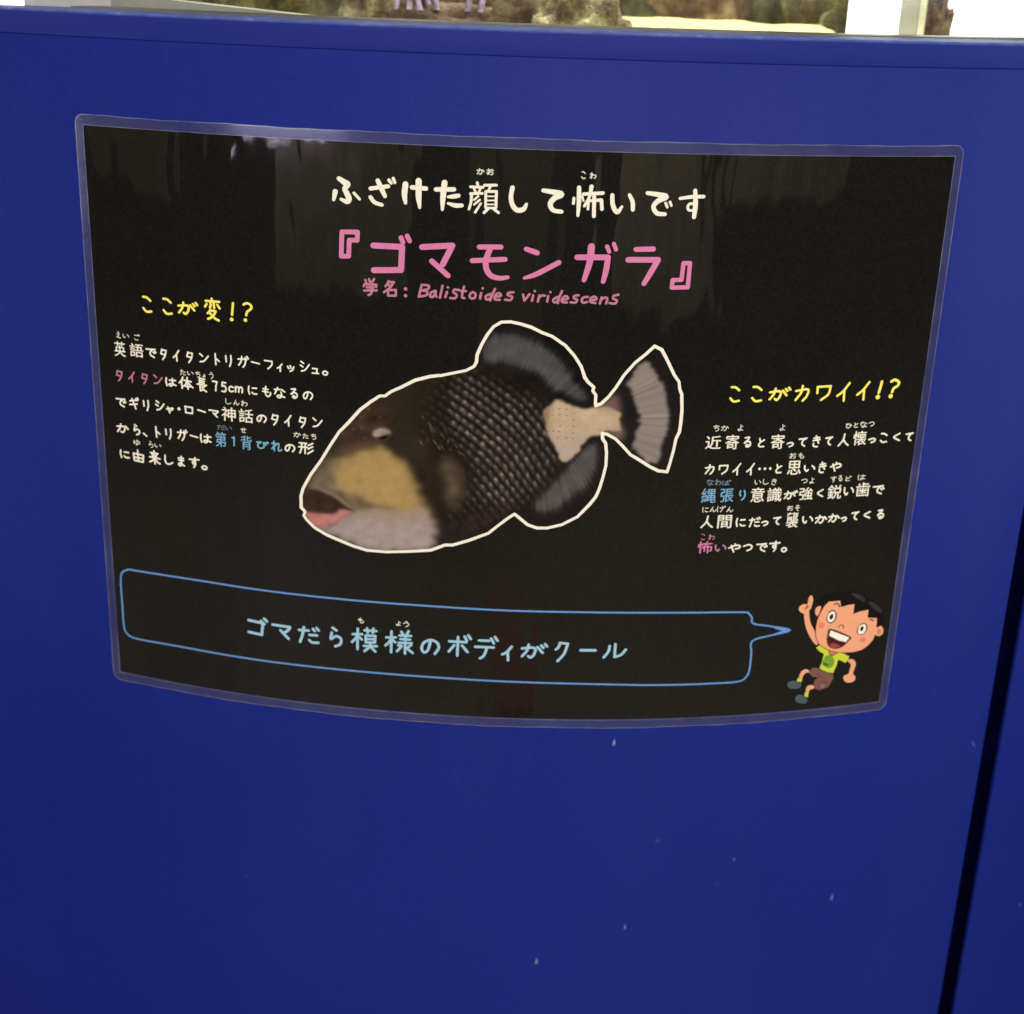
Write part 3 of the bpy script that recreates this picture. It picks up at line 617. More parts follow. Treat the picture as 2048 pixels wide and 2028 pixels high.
   ('aqua', 'S', [(-73.14,-105.94,1.39),(-71.5,-107.41,1.39)]),
   ('aqua', 'L', [(-70.02,-102,1.38),(-63.78,-101.83,1.38)]),
   ('aqua', 'L', [(-68.66,-100.67,1.38),(-68.34,-103.29,1.38)]),
   ('aqua', 'L', [(-65.3,-100.46,1.38),(-65.67,-103.03,1.38)]),
   ('aqua', 'L', [(-69.37,-104.9,1.38),(-69.38,-108.89,1.39),(-64.58,-108.55,1.38),(-64.42,-104.6,1.38),(-69.37,-104.9,1.38)]),
   ('aqua', 'L', [(-69.21,-106.88,1.38),(-64.58,-106.55,1.38)]),
   ('aqua', 'L', [(-70.31,-111.05,1.39),(-63.49,-110.57,1.38)]),
   ('aqua', 'S', [(-66.76,-109.06,1.38),(-67.58,-111.57,1.39),(-70.04,-114.07,1.39)]),
   ('aqua', 'S', [(-66.76,-111.19,1.39),(-64.31,-113.81,1.39)]),
   ('aqua', 'L', [(-58.62,-104.97,1.38),(-53.65,-104.53,1.37)]),
   ('aqua', 'L', [(-55.88,-101.11,1.37),(-56.04,-113.4,1.38)]),
   ('aqua', 'S', [(-56.19,-105.66,1.38),(-57.15,-107.56,1.38),(-58.99,-109.66,1.38)]),
   ('aqua', 'S', [(-55.54,-105.9,1.38),(-53.91,-107.39,1.38)]),
   ('aqua', 'S', [(-50.82,-100.98,1.37),(-49.89,-102.22,1.37)]),
   ('aqua', 'S', [(-46.95,-100.24,1.37),(-48.01,-102.25,1.37)]),
   ('aqua', 'L', [(-51.77,-103.16,1.37),(-45.69,-102.96,1.37)]),
   ('aqua', 'L', [(-51.22,-105.23,1.37),(-46.21,-105.11,1.37)]),
   ('aqua', 'L', [(-52.12,-107.42,1.38),(-45.38,-107.16,1.37)]),
   ('aqua', 'L', [(-48.76,-103.21,1.37),(-48.83,-113.63,1.38)]),
   ('aqua', 'S', [(-52.38,-109.07,1.38),(-50.65,-109.41,1.38),(-53.01,-112.65,1.38)]),
   ('aqua', 'S', [(-45.64,-108.39,1.37),(-47.78,-110.26,1.38)]),
   ('aqua', 'S', [(-48.05,-110.28,1.38),(-44.89,-112.88,1.38)]),
   ('aqua', 'L', [(41.66,-107.37,1.56),(49.25,-107.37,1.56)])],
  [('aqua','ゴ',-127.38,-106.37,11.77,11.22,1.67), ('aqua','マ',-114.38,-107.92,11.1,8.69,1.66), ('aqua','だ',-99.54,-107.83,12.01,10.67,1.64), ('aqua','ら',-85.1,-107.48,6.84,12.21,1.63), ('aqua','の',-35.74,-108.5,10.3,9.36,1.6), ('ruby','も',-71.78,-96.29,3.21,3.24,0.52), ('ruby','よ',-52.33,-96.45,2.63,2.93,0.51), ('ruby','う',-48.3,-96.42,3.16,3.53,0.51), ('aqua','ボ',-20.51,-106.73,12.55,13.6,1.55), ('aqua','デ',-6.91,-107.24,12.8,14.24,1.55), ('aqua','ィ',3.81,-110.11,6.1,9.46,1.55), ('aqua','が',17.87,-108.02,14.2,9.44,1.55), ('aqua','ク',31.9,-108.6,7.51,12.06,1.56), ('aqua','ル',59.42,-107.62,12.66,9.16,1.56)]),
]
BUBBLE = [(-200.62,-84.89),(-179.33,-84.59),(-157.17,-84.49),(-136.76,-84.89),(-117.08,-85.14),(-94.84,-85.21),(-73.12,-85.25),(-36.78,-85.17),(-0.5,-85.5),(19.87,-85.47),(41.71,-85.44),(84.4,-85.88),(123.88,-86.93),(128.58,-88.21),(130.41,-90.35),(131.56,-93.92),(141.06,-96.11),(152.43,-99.22),(141.61,-101.59),(132,-104.23),(132.13,-111.34),(132.12,-120),(130.95,-125.02),(126.56,-128.05),(111.33,-128.41),(93.04,-128.39),(73.9,-128.04),(54.66,-127.41),(26.74,-126.96),(0.77,-126.79),(-27.85,-126.49),(-56.68,-126.43),(-87.29,-126.52),(-118.06,-126.64),(-143.8,-126.43),(-171.04,-125.91),(-184.58,-125.97),(-198.99,-126.01),(-203.96,-124.25),(-205.82,-119.74),(-205.98,-106.15),(-205.93,-92.38),(-204.54,-87.23),(-200.62,-84.89)]
BUBBLE_TIP = [(143.3,-96.55),(152.43,-99.22),(143.8,-101.44),(143.71,-100.55),(147.99,-99.23),(143.4,-97.58)]
OUTLINE = [(-101.15,-37.17),(-102.49,-35.88),(-102.52,-29.58),(-101.29,-25.18),(-97.46,-17.72),(-91.98,-9.48),(-86.56,0.05),(-82.54,6.6),(-77.92,11.77),(-72.02,19.03),(-66.84,23.47),(-62.33,26.82),(-59.77,27),(-56.57,29.56),(-51.48,32.23),(-45.15,35.96),(-38.22,38.22),(-33.81,39.06),(-33.19,38.96),(-26.93,40.62),(-20.68,42.25),(-16.97,44.41),(-15.78,46.77),(-15.56,50.38),(-13.51,55.7),(-11.15,60.35),(-8.18,64.68),(-4.54,67.08),(-0.22,67.38),(4.75,66.48),(9.75,65.05),(14.8,62.64),(19.83,60.86),(26.24,56.5),(30.84,51.41),(34.22,46.25),(36.4,40.36),(35.96,41.23),(37.81,38.57),(40.86,35.92),(40.4,34.1),(42.02,31.87),(41.98,28.68),(42.31,26.5),(44.84,27.6),(48.09,31.07),(51.27,35.67),(55.16,42.5),(59.94,48.63),(64.81,52.93),(68.82,57.08),(72.38,55.33),(75.32,50.35),(79.34,42.73),(82.01,39.12),(82.58,35.49),(83.8,32.76),(84.51,24.51),(84.43,18.52),(84.15,13.41),(82.66,9.69),(81.81,3.14),(80.52,-3.45),(79.49,-7.8),(75,-7.22),(70.41,-4.86),(63.95,-0.64),(60.75,1.21),(56.52,5.85),(52.81,9.53),(48.76,11.8),(46.25,12.31),(46.5,9.44),(48.15,7.14),(48.87,2.02),(48.94,-4.56),(47.84,-10.71),(46.42,-16.91),(44.89,-21.23),(42.23,-25.16),(39.3,-28.75),(36.22,-32.35),(28.62,-36.79),(21.54,-38.76),(16.34,-38.92),(11.72,-37.29),(7.7,-33.88),(5.03,-31.71),(1.86,-34.11),(-3.2,-38.6),(-7.64,-42.74),(-17.33,-47.18),(-25.14,-50.14),(-29.2,-50.39),(-36.26,-53.74),(-48.16,-55.31),(-58.81,-56.37),(-68.86,-56.28),(-76.26,-54.4),(-84.35,-51.53),(-89.75,-49.52),(-95.83,-46.15),(-99.87,-42.23),(-101.2,-40.2),(-100.48,-37.97)]
BOY = [
 ('raised_arm', 'skin', 'fill', 0, [(160.37,-84.2),(160.59,-81.05),(161.37,-79.6),(162.56,-80.01),(163.24,-82.04),(163.06,-84.4),(162.6,-87.15),(161.82,-88.69),(162.51,-93.13),(163.89,-96.86),(166.05,-100.66),(168.74,-107.37),(168.2,-109.36),(166.01,-107.13),(163.22,-102.84),(160.98,-98.23),(159.44,-92.89),(158.96,-90.26),(157.13,-89.13),(155.88,-87.44),(156.16,-85.48),(158.12,-84.43)]),
 ('knuckle', 'brown', 'line', 0.57, [(159.41,-87.51),(159.85,-86.35),(160.96,-86.03)]),
 ('knuckle', 'brown', 'line', 0.41, [(160.47,-86.79),(160.01,-84.37),(160.44,-81.43)]),
 ('left_ear', 'skin', 'fill', 0, [(168.27,-86.61),(166.7,-86.28),(165.3,-87.36),(165.14,-89.35),(165.74,-91.19),(166.77,-91.88),(167.56,-90.34)]),
 ('neck', 'tan', 'fill', 0, [(175.72,-113.73),(179.29,-114.08),(180.64,-115.45),(179.19,-116.53),(177.18,-116.13),(176.06,-114.99)]),
 ('shirt', 'lime', 'fill', 0, [(169.96,-109.51),(172.66,-110.99),(175.27,-113.28),(176.09,-115.2),(178,-116.41),(180.29,-115.82),(180.99,-115.07),(183.39,-115.32),(188.1,-118.08),(187.93,-119.92),(186.38,-121.82),(181.89,-119.28),(181.2,-123.34),(179.9,-127.34),(176.85,-126.61),(173.52,-125.03),(171.57,-123.39),(172.54,-119.99),(173.14,-115.12),(170.19,-113.21),(168.19,-110.98)]),
 ('shirt_print', 'green', 'fill', 0, [(174.08,-116.44),(177.2,-116.34),(179.49,-119.03),(179.5,-122.33),(177.35,-124.18),(174.02,-122.6),(172.59,-120.4),(173.48,-118.02)]),
 ('shirt_print', 'darkgreen', 'fill', 0, [(173.2,-120.67),(174.57,-120.6),(176.7,-122.05),(175.98,-122.59),(173.92,-121.77)]),
 ('collar', 'brown', 'line', 0.49, [(175.89,-114.57),(176.95,-115.9),(178.4,-116.45),(179.72,-115.97),(180.6,-115.12)]),
 ('right_arm', 'skin', 'fill', 0, [(187.43,-120.69),(189.12,-119.84),(191.23,-120.7),(192.47,-122.49),(192.53,-124.58),(191.89,-127.41),(191.72,-129.27),(193.11,-130.68),(193.48,-132.61),(192.13,-134.13),(189.73,-134.26),(187.61,-133.39),(186.36,-131.37),(186.73,-129.54),(189.04,-128.76),(189.48,-125.89),(189.78,-123.43),(188.58,-121.85)]),
 ('face', 'skin', 'fill', 0, [(178.76,-83.91),(175.67,-84.04),(172.19,-83.94),(169.8,-86.53),(168.28,-90),(167.01,-93.9),(166.59,-98.69),(167.2,-103.99),(168.79,-107.78),(171.43,-110.46),(175.22,-112.86),(179.34,-114.5),(184.98,-115.4),(190.6,-115.67),(195.29,-114.75),(198.62,-112.45),(201.06,-109.43),(201.69,-106.63),(201.75,-102.54),(202.02,-98.5),(201.53,-96.41),(196,-95.62),(195.99,-90.96),(191.46,-91.31),(187.26,-92.51),(187.31,-86.69),(183.42,-86.92),(179.62,-87.78)]),
 ('face_edge', 'brown', 'line', 0.37, [(171.81,-83.99),(169.8,-86.53),(168.28,-90),(167.01,-93.9),(166.59,-98.69),(167.2,-103.99),(168.79,-107.78),(171.43,-110.46),(175.22,-112.86),(179.34,-114.5),(183.38,-115.24)]),
 ('cheek_blush', 'blush', 'fill', 0, [(167.91,-96.79),(169.33,-95.7),(170.98,-96.65),(171.22,-98.69),(169.78,-99.57),(168.34,-98.84)]),
 ('cheek_blush', 'blush', 'fill', 0, [(193.24,-108.15),(194.88,-106.9),(196.64,-108.12),(196.48,-109.94),(194.93,-110.39),(193.63,-109.63)]),
 ('right_ear', 'skin', 'fill', 0, [(201.55,-102.52),(202.82,-101.44),(204.88,-101.67),(206.4,-103.89),(206.33,-106.34),(204.46,-107.56),(202.31,-106.7),(200.85,-104.9)]),
 ('ear_shade', 'tan', 'fill', 0, [(202.95,-103.91),(204.07,-103.21),(205.27,-104.58),(204.7,-106.36),(203.23,-105.99)]),
 ('hair', 'hair', 'fill', 0, [(169.8,-86.53),(168.16,-85.6),(166.43,-83.87),(167.79,-82.39),(170.6,-80.24),(175.07,-79.02),(180.87,-78.92),(186.76,-79.25),(193.11,-82.64),(198.78,-86.42),(203.36,-90.53),(205.86,-94.04),(205.9,-97.3),(204.82,-101.26),(202.52,-102.22),(201.53,-96.41),(196,-95.62),(195.99,-90.96),(191.46,-91.31),(187.26,-92.51),(187.31,-86.69),(183.42,-86.92),(179.62,-87.78),(178.76,-83.91),(175.65,-83.84),(172.19,-83.94)]),
 ('hair_shine', 'hairshine', 'fill', 0, [(184.56,-80.44),(186.47,-80.02),(190.23,-81.76),(192.92,-84.22),(192.73,-85.81),(189.77,-84.32),(186.77,-82.44)]),
 ('hair_shine', 'hairshine', 'fill', 0, [(195.2,-86.45),(197.16,-86.25),(200.68,-88.63),(203.53,-91.76),(203.78,-93.61),(201.18,-92.32),(197.6,-89.52)]),
 ('eye', 'brown', 'fill', 0, [(174.72,-89.03),(176.33,-89.49),(177.56,-91.6),(177.51,-94.41),(176.37,-96.32),(174.7,-96.98),(173.04,-96.03),(172.02,-93.93),(172.32,-91.54),(173.25,-89.62)]),
 ('eye', 'white', 'fill', 0, [(175.01,-89.77),(176.23,-90.28),(176.88,-92.15),(176.72,-94.34),(175.74,-95.86),(174.42,-96.23),(173.16,-95.43),(172.55,-93.57),(172.71,-91.58),(173.71,-90.26)]),
 ('pupil', 'black', 'fill', 0, [(174.69,-91.35),(175.64,-91.83),(175.72,-93.45),(175,-94.59),(173.85,-94.09),(173.66,-92.46)]),
 ('eye', 'brown', 'fill', 0, [(193.6,-98.61),(195.24,-98.9),(196.48,-100.74),(196.55,-102.79),(195.6,-104.73),(193.73,-105.75),(191.85,-105.14),(190.63,-103.39),(191.12,-100.99),(192.09,-99.27)]),
 ('eye', 'white', 'fill', 0, [(193.88,-99.25),(195.12,-99.58),(195.89,-101.5),(195.64,-103.51),(194.62,-104.95),(192.84,-105.13),(191.54,-104.3),(191.28,-102.23),(191.82,-100.25),(192.91,-99.47)]),
 ('pupil', 'black', 'fill', 0, [(193.43,-100.42),(194.31,-101),(194.3,-102.47),(193.41,-103.35),(192.54,-102.77),(192.44,-101.33)]),
 ('eyebrow', 'brown', 'line', 0.65, [(175.7,-85.83),(176.99,-85.35),(178.06,-86.12),(178.81,-87.51)]),
 ('eyebrow', 'brown', 'line', 0.65, [(197.37,-96.85),(198.79,-97.01),(199.5,-97.81)]),
 ('nose', 'brown', 'line', 0.45, [(179.51,-99.64),(180.53,-98.41),(181.72,-98.52),(182.3,-99.38),(182.65,-100.35)]),
 ('mouth', 'brown', 'fill', 0, [(175.26,-100.06),(187.4,-106.11),(186.48,-108.26),(184.78,-110.54),(182.21,-112.12),(179.11,-112.55),(176.24,-111.53),(174.41,-109.32),(173.75,-107.01),(173.71,-103.36)]),
 ('mouth_inside', 'maroon', 'fill', 0, [(175.19,-101.06),(186.32,-107.02),(184.33,-110.08),(181.76,-111.67),(179.04,-112.01),(176.16,-110.91),(174.66,-108.73),(174.15,-105.43)]),
 ('tongue', 'tongue', 'fill', 0, [(175.65,-109.84),(177.48,-108.79),(179.94,-109.64),(181.71,-111.25),(179.05,-112.09),(177.03,-111.61)]),
 ('teeth', 'white', 'fill', 0, [(175.18,-100.98),(186.64,-106.44),(184.97,-108.92),(180.88,-107.7),(177.08,-105.5),(174.66,-104.17)]),
 ('lower_leg', 'skin', 'fill', 0, [(165.21,-124.03),(163.18,-123.22),(161.37,-124.3),(160.43,-126.27),(160.19,-128.31),(161.9,-129.09),(162.62,-126.88),(164.02,-125.57),(165.55,-125.3)]),
 ('lower_leg', 'skin', 'fill', 0, [(169.23,-133.73),(167.03,-133.3),(165.37,-134.18),(165.06,-136.65),(166.74,-137.65),(167.34,-136.04),(169.62,-135.43)]),
 ('sock', 'lime', 'fill', 0, [(159.48,-128.25),(162.24,-129.41),(161.71,-130.93),(159.3,-130.09)]),
 ('sock', 'lime', 'fill', 0, [(164.8,-137.13),(166.82,-137.66),(166.59,-140.56),(164.56,-139.86)]),
 ('shoe', 'slate', 'fill', 0, [(153.9,-131.89),(154.31,-130.28),(156.16,-129.61),(159.3,-130.09),(161.8,-131.77),(161.91,-133.44),(160.19,-134.73),(157.48,-134.69),(155.05,-133.65)]),
 ('shoe', 'slate', 'fill', 0, [(159.31,-140.9),(159.88,-139.08),(161.76,-138.5),(164.63,-139.74),(166.34,-141.79),(166.43,-143.68),(164.75,-144.35),(161.94,-143.66),(159.83,-142.2)]),
 ('shorts', 'mauve', 'fill', 0, [(167.77,-122.62),(170.97,-123.34),(174.39,-125.74),(179.75,-127.74),(180.25,-130.29),(179.15,-132.67),(177.9,-135.45),(175.59,-136.05),(172.55,-136.98),(170.41,-135.51),(168.89,-132.45),(169.44,-130.43),(171.62,-128.98),(168.02,-128.22),(165.37,-125.49),(165.97,-123.89)]),
 ('shorts_fold', 'brown', 'line', 0.41, [(170.54,-126.39),(171.53,-128.14),(174.01,-129.22)]),
 ('shorts_fold', 'brown', 'line', 0.41, [(172.5,-136.56),(173,-134.11),(175.15,-132.25),(177.2,-132.88)]),
 ('shorts_pocket', 'plum', 'fill', 0, [(173,-134.11),(174.45,-133.01),(175.79,-134.4),(175.17,-135.79),(173.57,-135.63)]),
]
FISH_MM = {
 'body': [(-101.7,-29.49),(-91.98,-9.48),(-77.92,11.77),(-62.33,26.82),(-45.15,35.96),(-30.67,39.63),(-8.75,42.15),(16.48,37.15),(39.77,24.42),(45.74,8.25),(31.95,-10.64),(5.05,-31.85),(-22.51,-49.63),(-48.16,-55.68),(-78.96,-54.65),(-99.84,-40.78)],
 'cheek': [(-74.05,-3.75),(-65.54,-0.66),(-59.67,-1.26),(-55.1,-4.39),(-51.18,-7.58),(-47.23,-13.58),(-44.24,-18.97),(-42.54,-25.19),(-41.84,-29.39),(-52.3,-33.68),(-65.52,-30.44),(-73.47,-27.56),(-81.44,-24),(-85.4,-18.71),(-83.36,-12.9),(-79.34,-7.67)],
 'snout': [(-97.55,-24.09),(-92.03,-13.69),(-85.3,-7.48),(-76.7,-6.05),(-78.73,-15.31),(-73.47,-26.85),(-70.82,-30.88),(-76.16,-32.77),(-83.48,-28.44),(-90.17,-26.22)],
 'chin': [(-93.8,-46.67),(-85.63,-43.69),(-78.86,-37.3),(-68.17,-33.51),(-54.94,-33.17),(-42.49,-30.14),(-37.17,-36.19),(-34.17,-39.56),(-35.05,-46.8),(-36.95,-51.98),(-48.17,-54.95),(-62.16,-56.06),(-75.58,-53.61),(-87.04,-49.62)],
 'chintop': [(-78.86,-37.3),(-68.17,-32.08),(-52.32,-30.84),(-41.85,-28.68),(-36.52,-36.14),(-45.69,-37.48),(-65.51,-38.29)],
 'upperlip': [(-101.8,-35.23),(-101.43,-29.46),(-99.6,-25.36),(-95.53,-24.61),(-90.17,-26.22),(-84.82,-28.56),(-78.83,-33.01),(-75.5,-35.21),(-80.18,-35.27),(-84.22,-37.08),(-88.95,-37.89),(-95.7,-36.76)],
 'pinklip': [(-100.15,-38.29),(-97.08,-38.34),(-85.58,-37.92),(-82.19,-35.1),(-76.17,-35.99),(-79.53,-38.08),(-83.59,-41.33),(-87.66,-44.25),(-92.43,-46.17),(-96.5,-44.77),(-99.18,-42.16)],
 'lipseam': [(-100.43,-35.09),(-95.01,-35.97),(-88.94,-37.17),(-84.9,-37.5)],
 'lipshade': [(-97.02,-34.02),(-90.26,-34.07),(-84.22,-36.36),(-85.58,-37.92),(-92.32,-37.5),(-97.05,-36.18)],
 'brow': [(-83.28,-3.83),(-77.32,0.13),(-69.45,2.83),(-62.93,2.63),(-66.19,-0.37),(-73.39,-3.01),(-76.69,-5.36)],
 'eyewhite': [(-65.67,7.58),(-62.3,9.88),(-59.06,9.77),(-56.59,7.89),(-60.34,6.6),(-62.94,5.73),(-64.89,5.58)],
 'eyedark': [(-62.94,5.52),(-59.7,6.65),(-56.78,7.2),(-56.12,4.84),(-59.04,3.95),(-62.28,4.06)],
 'ochre_head': [(-77.27,11.14),(-68.13,18.65),(-61.68,21.14),(-55.21,15.49),(-57.77,10.55),(-65.54,9.99),(-72.06,4),(-78.63,1.41),(-80.58,4.7)],
 'pectoral': [(-29.9,-3.46),(-26.68,-3.97),(-22.69,-9.98),(-20.59,-17.54),(-21.75,-23.92),(-24.89,-29.04),(-28.15,-28.52),(-29.53,-24.37),(-27,-20.7),(-29.69,-15.26),(-31.7,-11.19)],
 'pecdark': [(-36.93,-7.34),(-31.27,1.28),(-24.86,1.64),(-18.91,-6.32),(-16.76,-15.94),(-17.83,-25.12),(-21.61,-30.27),(-28.75,-31.39),(-35.35,-26.84),(-32.89,-17.54)],
 'gillglow': [(-41.71,-40.06),(-36.55,-34.01),(-35.41,-22.61),(-39.49,-8.89),(-46.11,4.49),(-42.26,6.11),(-35.62,-8.65),(-32.14,-23.82)],
 'dorsal': [(-15.46,46.45),(-15.26,51.05),(-13.51,55.7),(-11.15,60.35),(-8.18,64.68),(-4.53,66.76),(-0.21,67.12),(9.75,65.05),(19.83,60.86),(26.24,56.5),(30.84,51.41),(34.22,46.25),(36.4,40.36),(42.42,33.85),(45.24,28.55),(41.59,25.8),(30.08,28.22),(20.45,31.96),(4.35,42.68),(-6.35,44.88)],
 'dorsalgrey': [(-12.39,48.56),(-12.23,54.45),(-8.66,59.81),(-2.5,61.36),(6.23,59.75),(13.79,56.77),(20.85,51.78),(26.1,46.03),(30.16,39.54),(36.81,32.39),(38.25,29.08),(33.83,28.98),(27.37,32.16),(20.31,35.28),(14.4,41.72),(6.8,44.09),(-3.29,46.98),(-9.52,46.39)],
 'anal': [(1.86,-34.11),(13.24,-25.89),(23.03,-12.96),(31.57,-3.03),(40.01,7.46),(43.73,9.58),(46.1,1.4),(46.54,-12.46),(43.62,-24.43),(36.22,-32.35),(28.62,-36.79),(21.54,-38.76),(16.34,-38.92),(7.7,-33.88)],
 'analgrey': [(17.28,-30),(14.56,-26.55),(19.46,-20.06),(25.6,-12.89),(31.64,-4.41),(37.06,2.61),(43.24,6.84),(44.04,-2.08),(42.34,-12.53),(37.43,-17.51),(29.98,-24),(23.73,-29.1)],
 'peduncle': [(17.76,22.58),(22.46,28.2),(27.64,27.43),(34.64,24.87),(42.39,25.04),(47.52,26.05),(53.32,22.93),(53.51,19.72),(54.54,16.97),(53.87,13.72),(48.22,13.64),(45.69,12.21),(41.43,10.74),(38.1,7.89),(34.04,2.21),(30.32,-2.09),(26.41,-2.19),(25.31,2.92),(21.6,8.4),(19.71,12.05),(18.6,18.02)],
 'pedpink': [(42.39,25.04),(47.36,28.78),(51.06,32.03),(52.94,29.33),(53.75,22.94),(53.51,19.72),(51.16,22.9),(47.65,23.76)],
 'pedpink2': [(48.68,13.19),(54.11,16.96),(56.62,11.44),(55.02,9.1),(51.42,10.91)],
 'tail': [(50.98,33.39),(59.94,48.63),(68.82,57.08),(75.32,50.35),(82.01,39.12),(84.64,24.51),(84.15,13.41),(81.81,3.14),(79.49,-7.8),(70.41,-4.86),(60.75,1.21),(52.81,9.53),(54.54,16.97),(53.1,26.59)],
 'tailband': [(62.18,47.09),(64.18,49.35),(67.28,48.04),(69.65,44.92),(72.16,39.98),(75.18,34.1),(77.04,26.34),(77.72,19.9),(77.22,11.56),(75.48,5.02),(74.17,-1.55),(72.08,-3.44),(67.51,-1.1),(62.77,4.04),(61.28,6.83),(63.17,11.5),(64.5,17.99),(62.23,26.25),(59.14,33.96),(57.16,38.02),(59.03,42.55)],
 'scalesA': [(-36.84,29.44),(-29.42,39.17),(-14.28,37.27),(2.26,30.66),(15.18,22.41),(22.13,7.71),(25.23,-4.57),(17.95,-14.51),(4.19,-26.22),(-7.28,-32.38),(-25.42,-36.17),(-35.85,-38.24),(-20.36,-28.79),(-13.59,-14.39),(-18.45,0.61),(-28.85,8.27),(-36.6,13.27)],
 'scaledir': [(-26.77,32.66),(12.06,4.65)],
 'belly': [(-51.58,-45.08),(-35.26,-33.92),(-12.62,-26.97),(6.83,-27.53),(-12.18,-44.03),(-31.71,-50.91),(-48.19,-54.22)],
 'tailfoc': [(32.33,19.32)],
 'dorsfoc': [(-6.92,-0.22)],
}
MARKS = [(62.22, -162.42), (89.92, -225.05), (134.59, -241.27), (126.39, -256.57), (197.4, -275.68), (75.46, -282.57), (26.78, -305.4), (278.7, -187.5), (339.49, -318.99), (-170.35, -226.19), (-138.33, -266.98)]


# ------------------------------------------------------------------ cabinet
cabinet = empty('curved_cabinet', (0, 0.762, 0), 'round blue painted cabinet with a raised top rim, standing under the lit tank', 'cabinet')
GAP0, GAP1 = 286.1, 299.0
BOTTOM = -LIFT * 1000 + 90


def panel(s0, s1):
    r = .35
    prof = [(r, BOTTOM), (0, BOTTOM + r), (0, 189.70 - r), (r, 189.70), (2.5, 189.70), (2.5, BOTTOM)]
    V, F = sweep(prof, s0, s1, 120)
    # soften the upright edges by pulling the first and last column inwards a touch
    o = build('panel', V, F, M['paint'], cabinet)
    sharp(fix_normals(o), 50)
    bv = o.modifiers.new('edge', 'BEVEL'); bv.width = .0008; bv.segments = 2; bv.limit_method = 'ANGLE'; bv.angle_limit = math.radians(60)
    return o


panels = [panel(-640, GAP0), panel(GAP1, 640)]


def worn_rim_highlight_material():
    m, nt, b = mat('blue_rim_paint')
    v = coords(nt)
    n = noise(nt, 110, 4, .6, v)
    base = (0.0080, 0.0162, 0.165, 1)
    chip_highlight = (0.16, 0.23, 0.52, 1)
    # pale chips and a painted-on highlight follow the worn top corner of the rim
    geo = nt.nodes.new('ShaderNodeNewGeometry')
    sep = nt.nodes.new('ShaderNodeSeparateXYZ')
    nt.links.new(geo.outputs['Position'], sep.inputs[0])
    mr = nt.nodes.new('ShaderNodeMapRange')
    mr.inputs['From Min'].default_value = LIFT + .2000; mr.inputs['From Max'].default_value = LIFT + .2014
    nt.links.new(sep.outputs['Z'], mr.inputs['Value'])
    mul = nt.nodes.new('ShaderNodeMath'); mul.operation = 'MULTIPLY'
    rp = ramp(nt, n.outputs['Fac'], [(.40, (.36, .36, .36, 1)), (.62, (.6, .55, .55, 1)), (.74, (1, 1, 1, 1))])
    nt.links.new(mr.outputs['Result'], mul.inputs[0]); nt.links.new(rp, mul.inputs[1])
    mx = nt.nodes.new('ShaderNodeMix'); mx.data_type = 'RGBA'
    mx.inputs['A'].default_value = base; mx.inputs['B'].default_value = chip_highlight
    nt.links.new(mul.outputs[0], mx.inputs['Factor'])
    nt.links.new(mx.outputs['Result'], b.inputs['Base Color'])
    b.inputs['Roughness'].default_value = .5
    b.inputs['Specular IOR Level'].default_value = .10
    lw = noise(nt, 40, 3, .6, v)
    nt.links.new(bump(nt, lw.outputs['Fac'], .3, .0006), b.inputs['Normal'])
    return m


M['rimpaint'] = worn_rim_highlight_material()
c_ = 1.1
prof = [(40, 189.8), (0.2, 189.8), (0.0, 189.95), (0.0, 201.5 - c_), (0.3, 201.1), (0.7, 201.45), (1.6, 201.5), (34, 201.4), (40, 201.0)]
V, F = sweep(prof, -640, 640, 260)
sharp(fix_normals(build('top_rim', V, F, M['rimpaint'], cabinet)), 40)

V, F = sweep([(17.5, BOTTOM - 88), (17.5, 189.0), (30, 189.0), (30, BOTTOM - 88)], -640, 640, 60)
fix_normals(build('carcass', V, F, simple('shaded_carcass_navy', (0.003, 0.0035, 0.05), .9, spec=0), cabinet))  # near-black navy puts the panel gap's shade into the board colour
V, F = sweep([(6, BOTTOM - 90), (6, BOTTOM - 2), (17, BOTTOM - 2), (17, BOTTOM - 90)], -640, 640, 60)
fix_normals(build('plinth', V, F, simple('dark_plinth', (0.01, 0.01, 0.02), .6), cabinet))


def scuff_material():
    m, nt, b = mat('pale_scuff')
    out = nt.nodes['Material Output']
    tr = nt.nodes.new('ShaderNodeBsdfTransparent'); mix = nt.nodes.new('ShaderNodeMixShader')
    b.inputs['Base Color'].default_value = (0.35, 0.38, 0.68, 1)
    b.inputs['Roughness'].default_value = .4
    at = nt.nodes.new('ShaderNodeAttribute'); at.attribute_name = 'strength'
    n = noise(nt, 900, 2, .5, coords(nt))
    mu = nt.nodes.new('ShaderNodeMath'); mu.operation = 'MULTIPLY'
    nt.links.new(at.outputs['Fac'], mu.inputs[0]); nt.links.new(n.outputs['Fac'], mu.inputs[1])
    nt.links.new(mu.outputs[0], mix.inputs['Fac'])
    nt.links.new(tr.outputs[0], mix.inputs[1]); nt.links.new(b.outputs[0], mix.inputs[2])
    nt.links.new(mix.outputs[0], out.inputs['Surface'])
    return m


